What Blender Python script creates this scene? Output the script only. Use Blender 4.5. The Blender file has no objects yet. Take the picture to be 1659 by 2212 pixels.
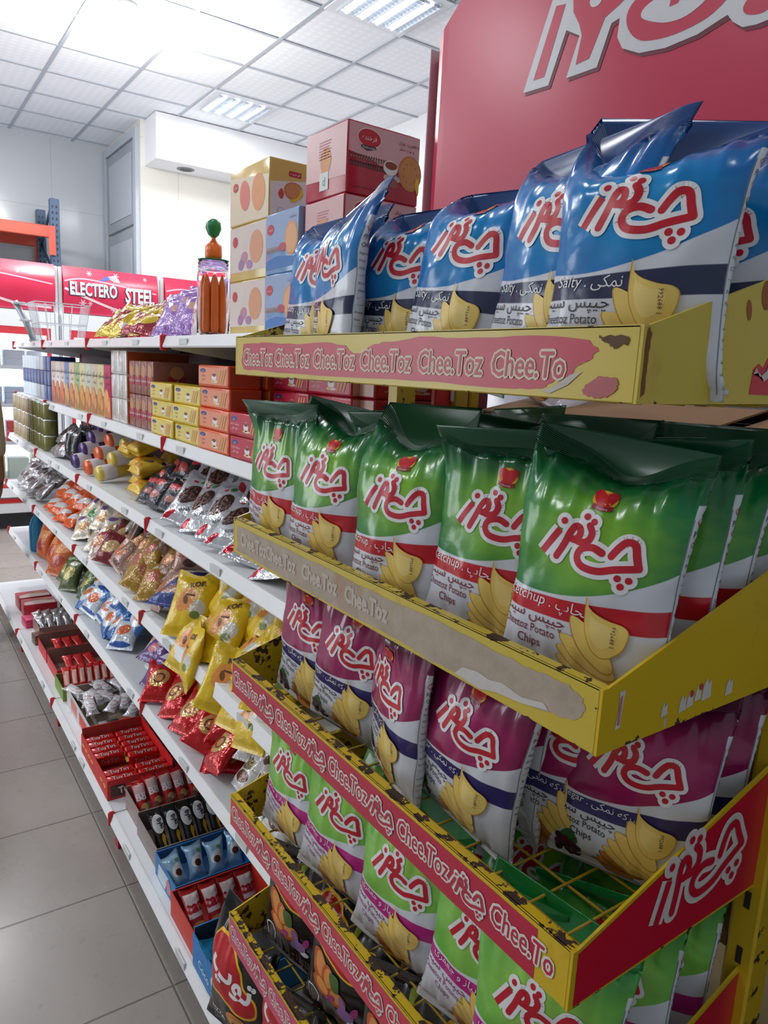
import bpy, bmesh, math, random
import numpy as np
from mathutils import Vector, Matrix, Euler, noise
from mathutils.geometry import tessellate_polygon

S = bpy.context.scene
COL = S.collection
ZR = 1.49                      # eye height above the floor
PI = math.pi

def lin(c):
    out = []
    for v in c[:3]:
        v = v / 255.0
        out.append(v / 12.92 if v <= 0.04045 else ((v + 0.055) / 1.055) ** 2.4)
    return (out[0], out[1], out[2], 1.0)

# ------------------------------------------------------------------ camera
cam_d = bpy.data.cameras.new('camera')
cam = bpy.data.objects.new('camera', cam_d)
COL.objects.link(cam)
yaw, pit, rol = 0.6090, 0.1870, 0.0510
fw = Vector((math.sin(yaw) * math.cos(pit), math.cos(yaw) * math.cos(pit), -math.sin(pit)))
rt = Vector((math.cos(yaw), -math.sin(yaw), 0))
up = rt.cross(fw)
rt2 = math.cos(rol) * rt + math.sin(rol) * up
up2 = -math.sin(rol) * rt + math.cos(rol) * up
m = Matrix.Identity(4)
for i in range(3):
    m[i][0], m[i][1], m[i][2] = rt2[i], up2[i], -fw[i]
m[2][3] = ZR
cam.matrix_world = m
cam_d.sensor_fit = 'HORIZONTAL'
cam_d.sensor_width = 36.0
cam_d.lens = 36.0 * 1580.0 / 1659.0
cam_d.clip_start = 0.02
S.camera = cam

# ------------------------------------------------------------------ world, lights, exposure
w = bpy.data.worlds.new('daylight')
S.world = w
w.use_nodes = True
bg = w.node_tree.nodes['Background']
bg.inputs[0].default_value = (0.84, 0.93, 1.0, 1)
bg.inputs[1].default_value = 0.34

def area(name, loc, sx, sy, power, rot=(0, 0, 0), col=(1, 0.98, 0.95)):
    l = bpy.data.lights.new(name, 'AREA')
    l.shape = 'RECTANGLE'
    l.size, l.size_y, l.energy, l.color = sx, sy, power, col
    o = bpy.data.objects.new(name, l)
    o.location = loc
    o.rotation_euler = rot
    COL.objects.link(o)
    return o

CEIL = ZR + 2.26
TROFF = [(2.80, 6.62), (2.80, 4.25), (2.80, 1.85), (0.40, 1.85), (0.40, 6.62), (-2.0, 4.25), (-2.0, 1.85), (0.4, -0.6), (-2.0, 6.62)]
TROFF_W = [19, 24, 10, 11, 44, 40, 20, 5, 46]
for (tx, ty), pw in zip(TROFF, TROFF_W):
    for ox in (-.075, .075):
        area('troffer_lamp', (tx + ox, ty, CEIL - 0.038), 0.085, 0.44, pw / 2, col=(0.96, 0.98, 1.0))
# daylight through the shop front far down on the left of the aisle
area('shopfront_daylight', (-3.4, 5.6, 1.7), 3.0, 2.4, 95, (PI / 2, 0, -PI / 2), (0.9, 0.96, 1.0))
bulb = bpy.data.lights.new('bulb_lamp', 'POINT')
bulb.energy, bulb.shadow_soft_size, bulb.color = 85, 0.07, (1.0, 0.99, 0.96)
bo = bpy.data.objects.new('bulb_lamp', bulb)
bo.location = (1.50, 5.33, CEIL - 0.34)
COL.objects.link(bo)
S.view_settings.view_transform = 'Standard'
S.view_settings.look = 'None'
S.view_settings.exposure = 0.0
S.view_settings.gamma = 1.0
S.view_settings.use_curve_mapping = False

# ------------------------------------------------------------------ node helpers
class NB:
    def __init__(self, name):
        self.m = bpy.data.materials.new(name)
        self.m.use_nodes = True
        self.t = self.m.node_tree
        self.n = self.t.nodes
        self.l = self.t.links
        self.p = self.n['Principled BSDF']
    def _in(self, sock, v):
        if isinstance(v, (int, float)):
            sock.default_value = v
        elif isinstance(v, tuple):
            sock.default_value = v if len(v) == 4 or len(sock.default_value) == 3 else (*v, 1)
        else:
            self.l.new(v, sock)
    def math(self, op, a, b=0.0, clamp=False):
        x = self.n.new('ShaderNodeMath')
        x.operation = op
        x.use_clamp = clamp
        self._in(x.inputs[0], a)
        self._in(x.inputs[1], b)
        return x.outputs[0]
    def mix(self, f, a, b):
        x = self.n.new('ShaderNodeMix')
        x.data_type = 'RGBA'
        self._in(x.inputs[0], f)
        self._in(x.inputs[6], a)
        self._in(x.inputs[7], b)
        return x.outputs[2]
    def coord(self, kind='Object'):
        return self.n.new('ShaderNodeTexCoord').outputs[kind]
    def xyz(self, v):
        x = self.n.new('ShaderNodeSeparateXYZ')
        self.l.new(v, x.inputs[0])
        return x.outputs
    def noise(self, scale, detail=3.0, vec=None, rough=0.5):
        x = self.n.new('ShaderNodeTexNoise')
        x.inputs['Scale'].default_value = scale
        x.inputs['Detail'].default_value = detail
        x.inputs['Roughness'].default_value = rough
        if vec is not None:
            self.l.new(vec, x.inputs['Vector'])
        return x.outputs[0]
    def step(self, a, lo, hi):
        x = self.n.new('ShaderNodeMapRange')
        x.clamp = True
        self._in(x.inputs[0], a)
        x.inputs[1].default_value = lo
        x.inputs[2].default_value = hi
        return x.outputs[0]
    def bump(self, h, strength=0.2, dist=0.002):
        x = self.n.new('ShaderNodeBump')
        x.inputs['Strength'].default_value = strength
        x.inputs['Distance'].default_value = dist
        self.l.new(h, x.inputs['Height'])
        self.l.new(x.outputs[0], self.p.inputs['Normal'])
    def fin(self, col=None, rough=0.5, metal=0.0, spec=0.5, coat=0.0):
        if col is not None:
            self._in(self.p.inputs['Base Color'], col)
        self._in(self.p.inputs['Roughness'], rough)
        self._in(self.p.inputs['Metallic'], metal)
        self.p.inputs['Specular IOR Level'].default_value = spec
        self.p.inputs['Coat Weight'].default_value = coat
        self.p.inputs['Coat Roughness'].default_value = 0.12
        return self.m

_pc = {}
def pm(rgb, rough=0.4, metal=0.0, var=0.06, nscale=40.0, spec=0.5):
    """printed / painted colour with faint procedural mottling"""
    k = (tuple(rgb), rough, metal, var, nscale, spec)
    if k not in _pc:
        b = NB('print_%d_%d_%d' % tuple(rgb))
        n = b.noise(nscale, 2.0, b.coord('Object'))
        a = lin(rgb)
        lo = tuple(max(0, v * (1 - var)) for v in a[:3]) + (1,)
        hi = tuple(min(1, v * (1 + var)) for v in a[:3]) + (1,)
        _pc[k] = b.fin(b.mix(n, lo, hi), rough, metal, spec)
    return _pc[k]

def emit(rgb, strength):
    b = NB('lit_tube')
    b.p.inputs['Emission Color'].default_value = lin(rgb)
    b.p.inputs['Emission Strength'].default_value = strength
    return b.fin(lin(rgb), 0.4)

# ------------------------------------------------------------------ mesh building
class MB:
    def __init__(self):
        self.v, self.f, self.mi, self.uv, self.sm = [], [], [], [], []
        self.mats = []
    def mat(self, m):
        if m not in self.mats:
            self.mats.append(m)
        return self.mats.index(m)
    def add(self, vs, fs, m, uvs=None, smooth=False):
        b = len(self.v)
        self.v.extend(vs)
        k = self.mat(m)
        for f in fs:
            self.f.append([i + b for i in f])
            self.mi.append(k)
            self.sm.append(smooth)
        self.uv.extend(uvs if uvs is not None else [(0.0, 0.0)] * len(vs))
    def box(self, x0, x1, y0, y1, z0, z1, m, bev=0.0, M4=None, seg=1):
        if bev <= 0:
            vs = [(x0, y0, z0), (x1, y0, z0), (x1, y1, z0), (x0, y1, z0), (x0, y0, z1), (x1, y0, z1), (x1, y1, z1), (x0, y1, z1)]
            fs = [(0, 3, 2, 1), (4, 5, 6, 7), (0, 1, 5, 4), (1, 2, 6, 5), (2, 3, 7, 6), (3, 0, 4, 7)]
        else:
            bm = bmesh.new()
            bmesh.ops.create_cube(bm, size=1.0)
            for v in bm.verts:
                v.co = Vector(((x0 + x1) / 2 + v.co.x * (x1 - x0), (y0 + y1) / 2 + v.co.y * (y1 - y0), (z0 + z1) / 2 + v.co.z * (z1 - z0)))
            bmesh.ops.bevel(bm, geom=list(bm.edges), offset=bev, segments=seg, profile=0.5, affect='EDGES')
            bm.verts.index_update()
            vs = [tuple(v.co) for v in bm.verts]
            fs = [[v.index for v in f.verts] for f in bm.faces]
            bm.free()
        if M4 is not None:
            vs = [tuple(M4 @ Vector(v)) for v in vs]
        self.add(vs, fs, m, smooth=(bev > 0 and seg > 1))
    def prism(self, pts, axis, a, b, m):
        """polygon pts (2D) extruded along axis 0/1/2 from a to b"""
        def mk(p, h):
            q = list(p)
            q.insert(axis, h)
            return tuple(q)
        n = len(pts)
        vs = [mk(p, a) for p in pts] + [mk(p, b) for p in pts]
        fs = [list(range(n))[::-1], list(range(n, 2 * n))]
        for i in range(n):
            j = (i + 1) % n
            fs.append([i, j, n + j, n + i])
        self.add(vs, fs, m)
    def tube(self, pts, r, m, n=8, caps=True):
        pts = [Vector(p) for p in pts]
        rs = r if isinstance(r, (list, tuple)) else [r] * len(pts)
        vs, fs = [], []
        ref = None
        for i, p in enumerate(pts):
            d = (pts[min(i + 1, len(pts) - 1)] - pts[max(i - 1, 0)]).normalized()
            a = d.cross(Vector((0, 0, 1)) if abs(d.z) < 0.9 else Vector((1, 0, 0))).normalized()
            if ref is not None and a.dot(ref) < 0:
                a = -a
            ref = a
            b2 = d.cross(a)
            for k in range(n):
                t = 2 * PI * k / n
                vs.append(tuple(p + (a * math.cos(t) + b2 * math.sin(t)) * rs[i]))
        for i in range(len(pts) - 1):
            for k in range(n):
                fs.append([i * n + k, i * n + (k + 1) % n, (i + 1) * n + (k + 1) % n, (i + 1) * n + k])
        if caps:
            fs.append(list(range(n))[::-1])
            fs.append([(len(pts) - 1) * n + k for k in range(n)])
        self.add(vs, fs, m, smooth=True)
    def lathe(self, prof, c, m, n=24, axis=2):
        vs, fs = [], []
        for (r, h) in prof:
            for k in range(n):
                t = 2 * PI * k / n
                q = [r * math.cos(t), r * math.sin(t)]
                q.insert(axis, h)
                vs.append((c[0] + q[0], c[1] + q[1], c[2] + q[2]))
        for i in range(len(prof) - 1):
            for k in range(n):
                fs.append([i * n + k, i * n + (k + 1) % n, (i + 1) * n + (k + 1) % n, (i + 1) * n + k])
        self.add(vs, fs, m, smooth=True)
    def build(self, name, parent=None, mesh_only=False):
        me = bpy.data.meshes.new(name)
        me.from_pydata(self.v, [], self.f)
        for mm in self.mats:
            me.materials.append(mm)
        me.polygons.foreach_set('material_index', self.mi)
        me.polygons.foreach_set('use_smooth', self.sm)
        if any(u != (0.0, 0.0) for u in self.uv):
            ul = me.uv_layers.new(name='flat')
            li = np.zeros(len(me.loops), dtype=np.int32)
            me.loops.foreach_get('vertex_index', li)
            ul.data.foreach_set('uv', np.array(self.uv, dtype=np.float32)[li].ravel())
        me.update()
        if mesh_only:
            return me
        return link(name, me, parent)

def link(name, me, parent=None):
    o = bpy.data.objects.new(name, me)
    COL.objects.link(o)
    if parent is not None:
        o.parent = parent
    return o

def empty(name, loc=(0, 0, 0), rz=0.0):
    o = bpy.data.objects.new(name, None)
    o.empty_display_size = 0.05
    o.location = loc
    o.rotation_euler = (0, 0, rz)
    COL.objects.link(o)
    return o

def tag(o, label, cat, group=None, kind=None):
    o['label'] = label
    o['category'] = cat
    if group:
        o['group'] = group
    if kind:
        o['kind'] = kind
    return o

def struct(o):
    o['kind'] = 'structure'
    return o

def copy_tree(o, parent=None):
    c = o.copy()
    COL.objects.link(c)
    if parent is not None:
        c.parent = parent
    for ch in KIDS.get(o.name, []):
        copy_tree(ch, c)
    return c
KIDS = {}

# ------------------------------------------------------------------ flat artwork (printed graphics)
_AR = {'ا': 'FE8D FE8E', 'ب': 'FE8F FE90 FE91 FE92', 'پ': 'FB56 FB57 FB58 FB59', 'ت': 'FE95 FE96 FE97 FE98', 'ج': 'FE9D FE9E FE9F FEA0',
       'چ': 'FB7A FB7B FB7C FB7D', 'خ': 'FEA5 FEA6 FEA7 FEA8', 'د': 'FEA9 FEAA', 'ر': 'FEAD FEAE', 'ز': 'FEAF FEB0', 'س': 'FEB1 FEB2 FEB3 FEB4',
       'ش': 'FEB5 FEB6 FEB7 FEB8', 'ط': 'FEC1 FEC2 FEC3 FEC4', 'ع': 'FEC9 FECA FECB FECC', 'ف': 'FED1 FED2 FED3 FED4', 'ک': 'FB8E FB8F FB90 FB91',
       'گ': 'FB92 FB93 FB94 FB95', 'ل': 'FEDD FEDE FEDF FEE0', 'م': 'FEE1 FEE2 FEE3 FEE4', 'ن': 'FEE5 FEE6 FEE7 FEE8', 'ه': 'FEE9 FEEA FEEB FEEC',
       'و': 'FEED FEEE', 'ی': 'FBFC FBFD FBFE FBFF'}
def persian(s):
    """contextual letter shapes, laid out right to left"""
    out = []
    for i, ch in enumerate(s):
        if ch not in _AR:
            out.append(ch)
            continue
        fm = [chr(int(x, 16)) for x in _AR[ch].split()]
        pr = i > 0 and s[i - 1] in _AR and len(_AR[s[i - 1]].split()) == 4
        nx = i + 1 < len(s) and s[i + 1] in _AR and len(fm) == 4
        out.append(fm[3] if pr and nx else fm[2] if nx else fm[1] if pr else fm[0])
    return ''.join(out[::-1])

_tc = {}
def tmesh(s, bold=0.0, res=2):
    k = (s, bold, res)
    if k not in _tc:
        cu = bpy.data.curves.new('lettering', 'FONT')
        cu.body = s
        cu.resolution_u = res
        cu.offset = bold
        o = bpy.data.objects.new('lettering', cu)
        COL.objects.link(o)
        dg = bpy.context.evaluated_depsgraph_get()
        dg.update()
        me = bpy.data.meshes.new_from_object(o.evaluated_get(dg))
        v = np.array([x.co[:2] for x in me.vertices]) if len(me.vertices) else np.zeros((0, 2))
        me.calc_loop_triangles()
        t = [tuple(x.vertices) for x in me.loop_triangles]
        bpy.data.objects.remove(o)
        bpy.data.curves.remove(cu)
        bpy.data.meshes.remove(me)
        _tc[k] = (v, t)
    return _tc[k]

def shrink(tris_v, tris, L):
    """split triangles until every edge is shorter than L (no cracks)"""
    v = [tuple(p) for p in tris_v]
    t = list(tris)
    for _ in range(7):
        mid = {}
        out = []
        ch = False
        def mp(a, b):
            k = (a, b) if a < b else (b, a)
            if k not in mid:
                pa, pb = v[a], v[b]
                if (pa[0] - pb[0]) ** 2 + (pa[1] - pb[1]) ** 2 > L * L:
                    mid[k] = len(v)
                    v.append(((pa[0] + pb[0]) / 2, (pa[1] + pb[1]) / 2))
                else:
                    mid[k] = -1
            return mid[k]
        for a, b, c in t:
            x, y, z = mp(a, b), mp(b, c), mp(c, a)
            n = (x >= 0) + (y >= 0) + (z >= 0)
            if n == 0:
                out.append((a, b, c))
                continue
            ch = True
            if n == 3:
                out += [(a, x, z), (x, b, y), (z, y, c), (x, y, z)]
            elif n == 1:
                if x >= 0: out += [(a, x, c), (x, b, c)]
                elif y >= 0: out += [(a, b, y), (a, y, c)]
                else: out += [(a, b, z), (z, b, c)]
            else:
                if x < 0: out += [(a, b, y), (a, y, z), (z, y, c)]
                elif y < 0: out += [(b, c, z), (b, z, x), (x, z, a)]
                else: out += [(c, a, x), (c, x, y), (y, x, b)]
        t = out
        if not ch:
            break
    return np.array(v), t

class Art:
    def __init__(self):
        self.items = []           # (layer, material, verts Nx2, tris)
    def raw(self, v, t, m, layer):
        if len(v):
            self.items.append((layer, m, np.array(v, dtype=float), list(t)))
    def poly(self, pts, m, layer=1):
        t = tessellate_polygon([[Vector((p[0], p[1], 0)) for p in pts]])
        self.raw(pts, [tuple(x) for x in t], m, layer)
    def rect(self, x0, y0, x1, y1, m, layer=1):
        self.raw([(x0, y0), (x1, y0), (x1, y1), (x0, y1)], [(0, 1, 2), (0, 2, 3)], m, layer)
    def ell(self, cx, cy, rx, ry, m, layer=1, rot=0.0, n=20, a0=0, a1=2 * PI):
        c, s = math.cos(rot), math.sin(rot)
        pts = []
        for i in range(n):
            t = a0 + (a1 - a0) * i / (n if abs(a1 - a0 - 2 * PI) < 1e-6 else n - 1)
            x, y = rx * math.cos(t), ry * math.sin(t)
            pts.append((cx + x * c - y * s, cy + x * s + y * c))
        self.poly(pts, m, layer)
    def stroke(self, pts, wd, m, layer=1, cap=True):
        n = len(pts)
        L, R = [], []
        for i in range(n):
            a = Vector(pts[max(i - 1, 0)])
            b = Vector(pts[min(i + 1, n - 1)])
            d = (b - a)
            d = d.normalized() if d.length > 1e-9 else Vector((1, 0))
            nn = Vector((-d.y, d.x)) * (wd / 2)
            p = Vector(pts[i])
            L.append(tuple(p + nn))
            R.append(tuple(p - nn))
        for k in range(4):             # neighbouring pieces sit a hair apart so they never coincide
            vv, t = [], []
            for i in range(k, n - 1, 4):
                q = len(vv)
                vv += [L[i], R[i], R[i + 1], L[i + 1]]
                t += [(q, q + 1, q + 2), (q, q + 2, q + 3)]
            self.raw(vv, t, m, layer + .02 * k)
        if cap:
            for p in (pts[0], pts[-1]):
                self.ell(p[0], p[1], wd / 2, wd / 2, m, layer + (.09 if p is pts[0] else .11), n=14)
    def text(self, s, x, y, h, m, layer=1, bold=0.0, align='c', rot=0.0, sx=1.0, res=2, shear=0.0):
        if bold > .04:                 # fat outline: the letters repeated round a small circle
            d = bold * h / .70 * .95
            for i in range(8):
                self.text(s, x + d * math.cos(i * PI / 4), y + d * math.sin(i * PI / 4), h, m, layer + .02 * i, .0, align, rot, sx, res, shear)
            return
        v, t = tmesh(s, bold, res)
        if not len(v):
            return
        v = v * (h / 0.70)
        v = v * np.array([sx, 1.0])
        v[:, 0] += v[:, 1] * shear
        lo, hi = v[:, 0].min(), v[:, 0].max()
        v = v - np.array([{'c': (lo + hi) / 2, 'l': lo, 'r': hi}[align], 0])
        c, sn = math.cos(rot), math.sin(rot)
        v = v @ np.array([[c, sn], [-sn, c]])
        v = v + np.array([x, y])
        par = list(range(len(v)))
        def find(i):
            while par[i] != i:
                par[i] = par[par[i]]
                i = par[i]
            return i
        for a, b2, c2 in t:
            ra = find(a)
            par[find(b2)] = ra
            par[find(c2)] = ra
        ids = {}
        grp = [[], [], []]
        for q in t:
            r = find(q[0])
            k = ids.setdefault(r, len(ids))
            grp[k % 3].append(q)
        for k in range(3):
            if grp[k]:
                used = sorted({i for q in grp[k] for i in q})
                mp = {i: n for n, i in enumerate(used)}
                self.raw(v[used], [tuple(mp[i] for i in q) for q in grp[k]], m, layer + .18 * k)
    def put(self, other, x=0, y=0, s=1.0, rot=0.0, layer=0, sx=1.0):
        c, sn = math.cos(rot), math.sin(rot)
        R = np.array([[c, sn], [-sn, c]])
        for (l, m, v, t) in other.items:
            self.items.append((l + layer, m, (v * np.array([s * sx, s])) @ R + np.array([x, y]), t))
    def clip(self, fn):
        """drop triangles whose centre fails fn(x, y)"""
        out = []
        for (l, m, v, t) in self.items:
            t = [k for k in t if fn(*(v[list(k)].mean(0)))]
            out.append((l, m, v, t))
        self.items = out
    def fine(self, L):
        a = Art()
        for (l, m, v, t) in self.items:
            v2, t2 = shrink(v, t, L)
            a.items.append((l, m, v2, t2))
        return a

def decal(mb, art, O, U, V, off=0.0006, step=0.0003):
    O, U, V = Vector(O), Vector(U).normalized(), Vector(V).normalized()
    N = U.cross(V)
    for (l, m, v, t) in art.items:
        vs = [tuple(O + U * float(p[0]) + V * float(p[1]) + N * (off + step * l)) for p in v]
        mb.add(vs, t, m)
def crom(pts, k=5, closed=False):
    P = [np.array(p, float) for p in pts]
    n = len(P)
    out = []
    rng = range(n) if closed else range(n - 1)
    for i in rng:
        if closed:
            a, b, c, d = P[(i - 1) % n], P[i], P[(i + 1) % n], P[(i + 2) % n]
        else:
            a, b, c, d = P[max(i - 1, 0)], P[i], P[i + 1], P[min(i + 2, n - 1)]
        for j in range(k):
            t = j / k
            out.append(tuple(0.5 * ((2 * b) + (c - a) * t + (2 * a - 5 * b + 4 * c - d) * t * t + (3 * b - a - 3 * c + d) * t ** 3)))
    if not closed:
        out.append(tuple(P[-1]))
    return out

WHITE = pm((236, 236, 238), 0.35)
RED = pm((196, 22, 44), 0.35)
INK = pm((45, 45, 55), 0.45)
GREYINK = pm((120, 122, 130), 0.45)
MAROON = pm((130, 25, 45), 0.4)

def script_logo(red, white, o=0.046, w=.078):
    """the hand-drawn Persian word mark: red strokes with a fat white outline"""
    A = Art()
    S1 = [crom([(.172, .375), (.043, .124)], 3)]
    S1 += [crom([(.20, .124), (.245, .255), (.272, .37), (.305, .437), (.352, .43), (.366, .37), (.33, .318), (.285, .325)])]
    S1 += [crom([(.33, .318), (.40, .312), (.46, .345), (.475, .42), (.437, .478)])]
    S1 += [crom([(.612, .272), (.517, .296), (.42, .255), (.402, .175), (.47, .11), (.62, .108), (.76, .165), (.94, .222)])]
    S1 += [crom([(.70, .27), (.745, .36), (.80, .425), (.87, .42), (.91, .32), (.95, .225)])]
    D = [(.192, .462), (.388, .552), (.466, .522), (.80, .095), (.895, .10), (.84, .03)]
    e = .14
    for k, p in enumerate(S1):
        A.stroke(p, w + 2 * o, white, k * e, k > 0)
        A.stroke(p, w, red, 2 + k * e, k > 0)
    for k, d in enumerate(D):
        A.ell(d[0], d[1], w * .49 + o, w * .49 + o, white, (5 + k) * e, n=16)
        A.ell(d[0], d[1], w * .49, w * .49, red, 2 + (5 + k) * e, n=14)
    return A
LOGO = script_logo(RED, WHITE, .042, .066)

def latin_logo(red, white, size=1.0):
    A = Art()
    A.text('Chee.Toz', 0, 0, 0.30, white, 0, bold=0.085, sx=0.82, shear=0.05)
    A.text('Chee.Toz', 0, 0, 0.30, red, 1, bold=0.012, sx=0.82, shear=0.05)
    return A

CHIP_E, CHIP_M, CHIP_H = pm((206, 156, 64), .35), pm((240, 208, 112), .35), pm((246, 220, 136), .35)
CHIP_D, CHIP_DE = pm((196, 128, 50), .45), pm((120, 60, 22), .45)
def chip(A, cx, cy, s, rot, layer, m=None, e=None, h=None):
    base = crom([(-1.0, 1.42), (-.88, 1.02), (-.5, .74), (.1, .58), (.68, .54), (.97, .36), (1.0, 0), (.86, -.55), (.5, -1.0), (.1, -1.2), (-.35, -1.03), (-.7, -.5), (-.92, .2)], 4, True)
    c, sn = math.cos(rot), math.sin(rot)
    for k, (f, mm) in enumerate(((1.0, e or CHIP_E), (.955, m or CHIP_M), (.62, h or CHIP_H))):
        dx = -.10 if k == 2 else 0
        A.poly([(cx + s * ((p[0] * f + dx) * c - p[1] * f * sn), cy + s * ((p[0] * f + dx) * sn + p[1] * f * c)) for p in base], mm, layer + k)
def leaf(cx, cy, rx, ry, rot):
    pts = crom([(-1.08, .12), (-.6, .78), (.1, .95), (.8, .6), (1.0, 0), (.75, -.62), (.1, -.95), (-.6, -.66)], 4, True)
    c, sn = math.cos(rot), math.sin(rot)
    return [(cx + p[0] * rx * c - p[1] * ry * sn, cy + p[0] * rx * sn + p[1] * ry * c) for p in pts]
def chip_stack(A, x, y, s=1.0, tilt=0.0, dark=1):
    """slices of potato fanned out below one curled chip"""
    ly = 2
    D = [(-.006, -.022, .032, .0130, -.82), (-.008, -.036, .032, .0125, -.50), (-.008, -.045, .032, .0120, -.34), (-.008, -.054, .031, .0115, -.24), (-.008, -.062, .029, .0110, -.17), (-.008, -.070, .027, .0105, -.12)]
    if tilt > .3:
        D.append((-.013, -.079, .025, .011, -.1))
    for q in range(len(D) - 1, -1, -1):
        dx, dy, rx, ry, ro = D[q]
        cx, cy = x + (dx - tilt * max(0, q - .5) * .0075) * s, y + dy * s
        e, mm = (CHIP_DE, CHIP_D) if (dark and q >= 4) else (CHIP_E, CHIP_M)
        ro -= .5 * max(0, tilt - .12)
        A.poly(leaf(cx, cy, rx * s, ry * s, ro), e, ly)
        A.poly(leaf(cx + .0004, cy + .0008 * s, rx * .965 * s, ry * .935 * s, ro), mm, ly + 1)
        ly += 2
    chip(A, x + .006 * s, y - .004 * s, .0225 * s, -.06, ly)

def heart(A, x, y, s, layer=2):
    A.ell(x, y, .62 * s, .56 * s, pm((236, 170, 40), .4), layer, n=22)
    pts = crom([(0, .38), (.3, .52), (.58, .34), (.5, -.05), (0, -.55), (-.5, -.05), (-.58, .34), (-.3, .52)], 4, True)
    A.poly([(x + p[0] * s, y + p[1] * s) for p in pts], pm((205, 25, 35), .35), layer + 1)
    A.stroke([(x - .5 * s, y - .42 * s), (x, y - .5 * s), (x + .5 * s, y - .42 * s)], .26 * s, pm((165, 20, 35), .35), layer + 2, False)
    A.text('Cheetoz', x, y - .55 * s, .12 * s, WHITE, layer + 3, res=1)

BAG_H, BAG_W = 0.25, 0.185       # flat film height and width
def bag_art(fl):
    A = Art()
    if fl == 'dark':
        rd, yl = pm((190, 22, 32), .35), pm((240, 190, 30), .4)
        A.poly(crom([(-.078, .205), (-.03, .222), (.015, .19), (.03, .155), (.062, .135), (.066, .10), (.03, .085), (-.03, .092), (-.075, .10)], 4, True), yl, 1)
        A.poly(crom([(-.078, .200), (-.032, .217), (.011, .186), (.026, .151), (.058, .131), (.062, .104), (.03, .090), (-.03, .097), (-.075, .105)], 4, True), rd, 2)
        A.text(persian('توپ'), -.012, .135, .050, WHITE, 3, bold=.03, rot=-.25, res=3)
        A.poly(crom([(-.01, .07), (.02, .082), (.05, .07), (.035, .045), (.02, .012), (.0, .04)], 4, True), pm((206, 130, 60), .45), 3)
        A.poly(crom([(-.004, .062), (.02, .072), (.044, .063), (.032, .042), (.02, .02), (.004, .042)], 4, True), pm((226, 166, 80), .45), 4)
        for px, py in ((.012, .055), (.03, .056), (.02, .038)):
            A.ell(px, py, .006, .005, pm((170, 50, 36), .4), 5, n=10)
        A.text('PIZZA', -.04, .04, .012, WHITE, 3, res=1)
        return A
    if fl == 'black':
        rd, yl = pm((190, 22, 32), .35), pm((240, 190, 30), .4)
        A.poly(crom([(-.095, .19), (-.07, .232), (.0, .21), (.058, .205), (.06, .16), (.02, .135), (-.06, .155)], 4, True), yl, 1)
        A.poly(crom([(-.092, .19), (-.068, .228), (.0, .206), (.054, .201), (.056, .163), (.02, .139), (-.058, .158)], 4, True), rd, 2)
        A.text('Zato', -.012, .168, .042, WHITE, 3, bold=.03, shear=.25, rot=-.12)
        A.poly(crom([(.0, .235), (.006, .2), (.014, .236), (.03, .222), (.012, .244)], 3, True), pm((150, 175, 45), .4), 3)
        o1, o2 = pm((196, 92, 42), .45), pm((222, 150, 80), .45)
        for k, (x, y, rx, ry, r) in enumerate(((-.045, .115, .02, .034, .5), (-.02, .105, .018, .03, .3), (.0, .088, .022, .016, .2), (-.035, .085, .024, .014, -.2))):
            A.ell(x, y, rx, ry, o1, 4 + 2 * k, r)
            A.ell(x + .002, y + .003, rx * .7, ry * .75, o2, 5 + 2 * k, r)
        A.poly(crom([(-.02, .125), (.0, .13), (.005, .105), (-.008, .1)], 4, True), pm((82, 110, 50), .5), 13)
        pk, pk2 = pm((150, 110, 165), .4), pm((175, 60, 130), .4)
        A.ell(.022, .07, .017, .012, pk, 14, .2)
        A.ell(.014, .088, .007, .014, pk, 14, .4)
        A.ell(.038, .086, .006, .013, pk2, 14, -.4)
        A.ell(-.01, .082, .009, .006, pk2, 15, .5)
        A.ell(.036, .06, .010, .006, WHITE, 13, .2)
        A.text('ROASTED', .03, .034, .008, pm((150, 140, 140)), 3, res=1)
        A.text('PEPPER', .03, .024, .008, pm((150, 140, 140)), 3, res=1)
        A.stroke(crom([(-.066, .03), (-.074, .05), (-.06, .062), (-.05, .06), (-.042, .052), (-.048, .03)], 4), .003, WHITE, 3)
        return A
    A.put(LOGO, -.053, .134, .107, -.05, 3)
    heart(A, 0.002, .212, .020, 3)
    ax, ay = 0.022, 0.088
    if fl == 'blue':
        A.text('Salty . ' + persian('نمکی'), -.034, .0935, .0105, WHITE, 2, shear=.15, res=3)
    elif fl == 'green':
        A.text('Ketchup . ' + persian('کچاپ'), -.036, .0930, .0110, WHITE, 2, shear=.12, res=3)
        ax = .024
    elif fl == 'purple':
        A.text('Vinegar . ' + persian('سرکه نمکی'), -.036, .0945, .0090, WHITE, 2, shear=.1, res=3)
        ax = .026
    else:
        A.text(persian('پیاز و جعفری'), -.034, .0945, .0105, WHITE, 2, shear=.1, res=3)
    tx = INK if fl in ('blue', 'purple') else MAROON if fl == 'green' else pm((150, 40, 110), .4)
    A.text(persian('چیپس سیب زمینی'), -.010, .0745, .0115, tx, 2, align='r', res=3)
    A.text('Cheetoz Potato', -.020, .0600, .0092, tx, 2, align='r', sx=.82)
    A.text('Chips', -.036, .0455, .0100, tx, 2, align='r', sx=.85)
    if fl == 'lime':
        A2 = Art()
        ly = 2
        g = pm((190, 200, 70), .4)
        for k in range(5):
            A.ell(-.012 + .002 * k, .012 + .011 * k, .011, .02, g if k % 2 else pm((214, 196, 70), .4), 2, .5)
    chip_stack(A, ax, ay, 1.0, .55 if fl in ('purple', 'lime') else 0.12, 1)
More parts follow.
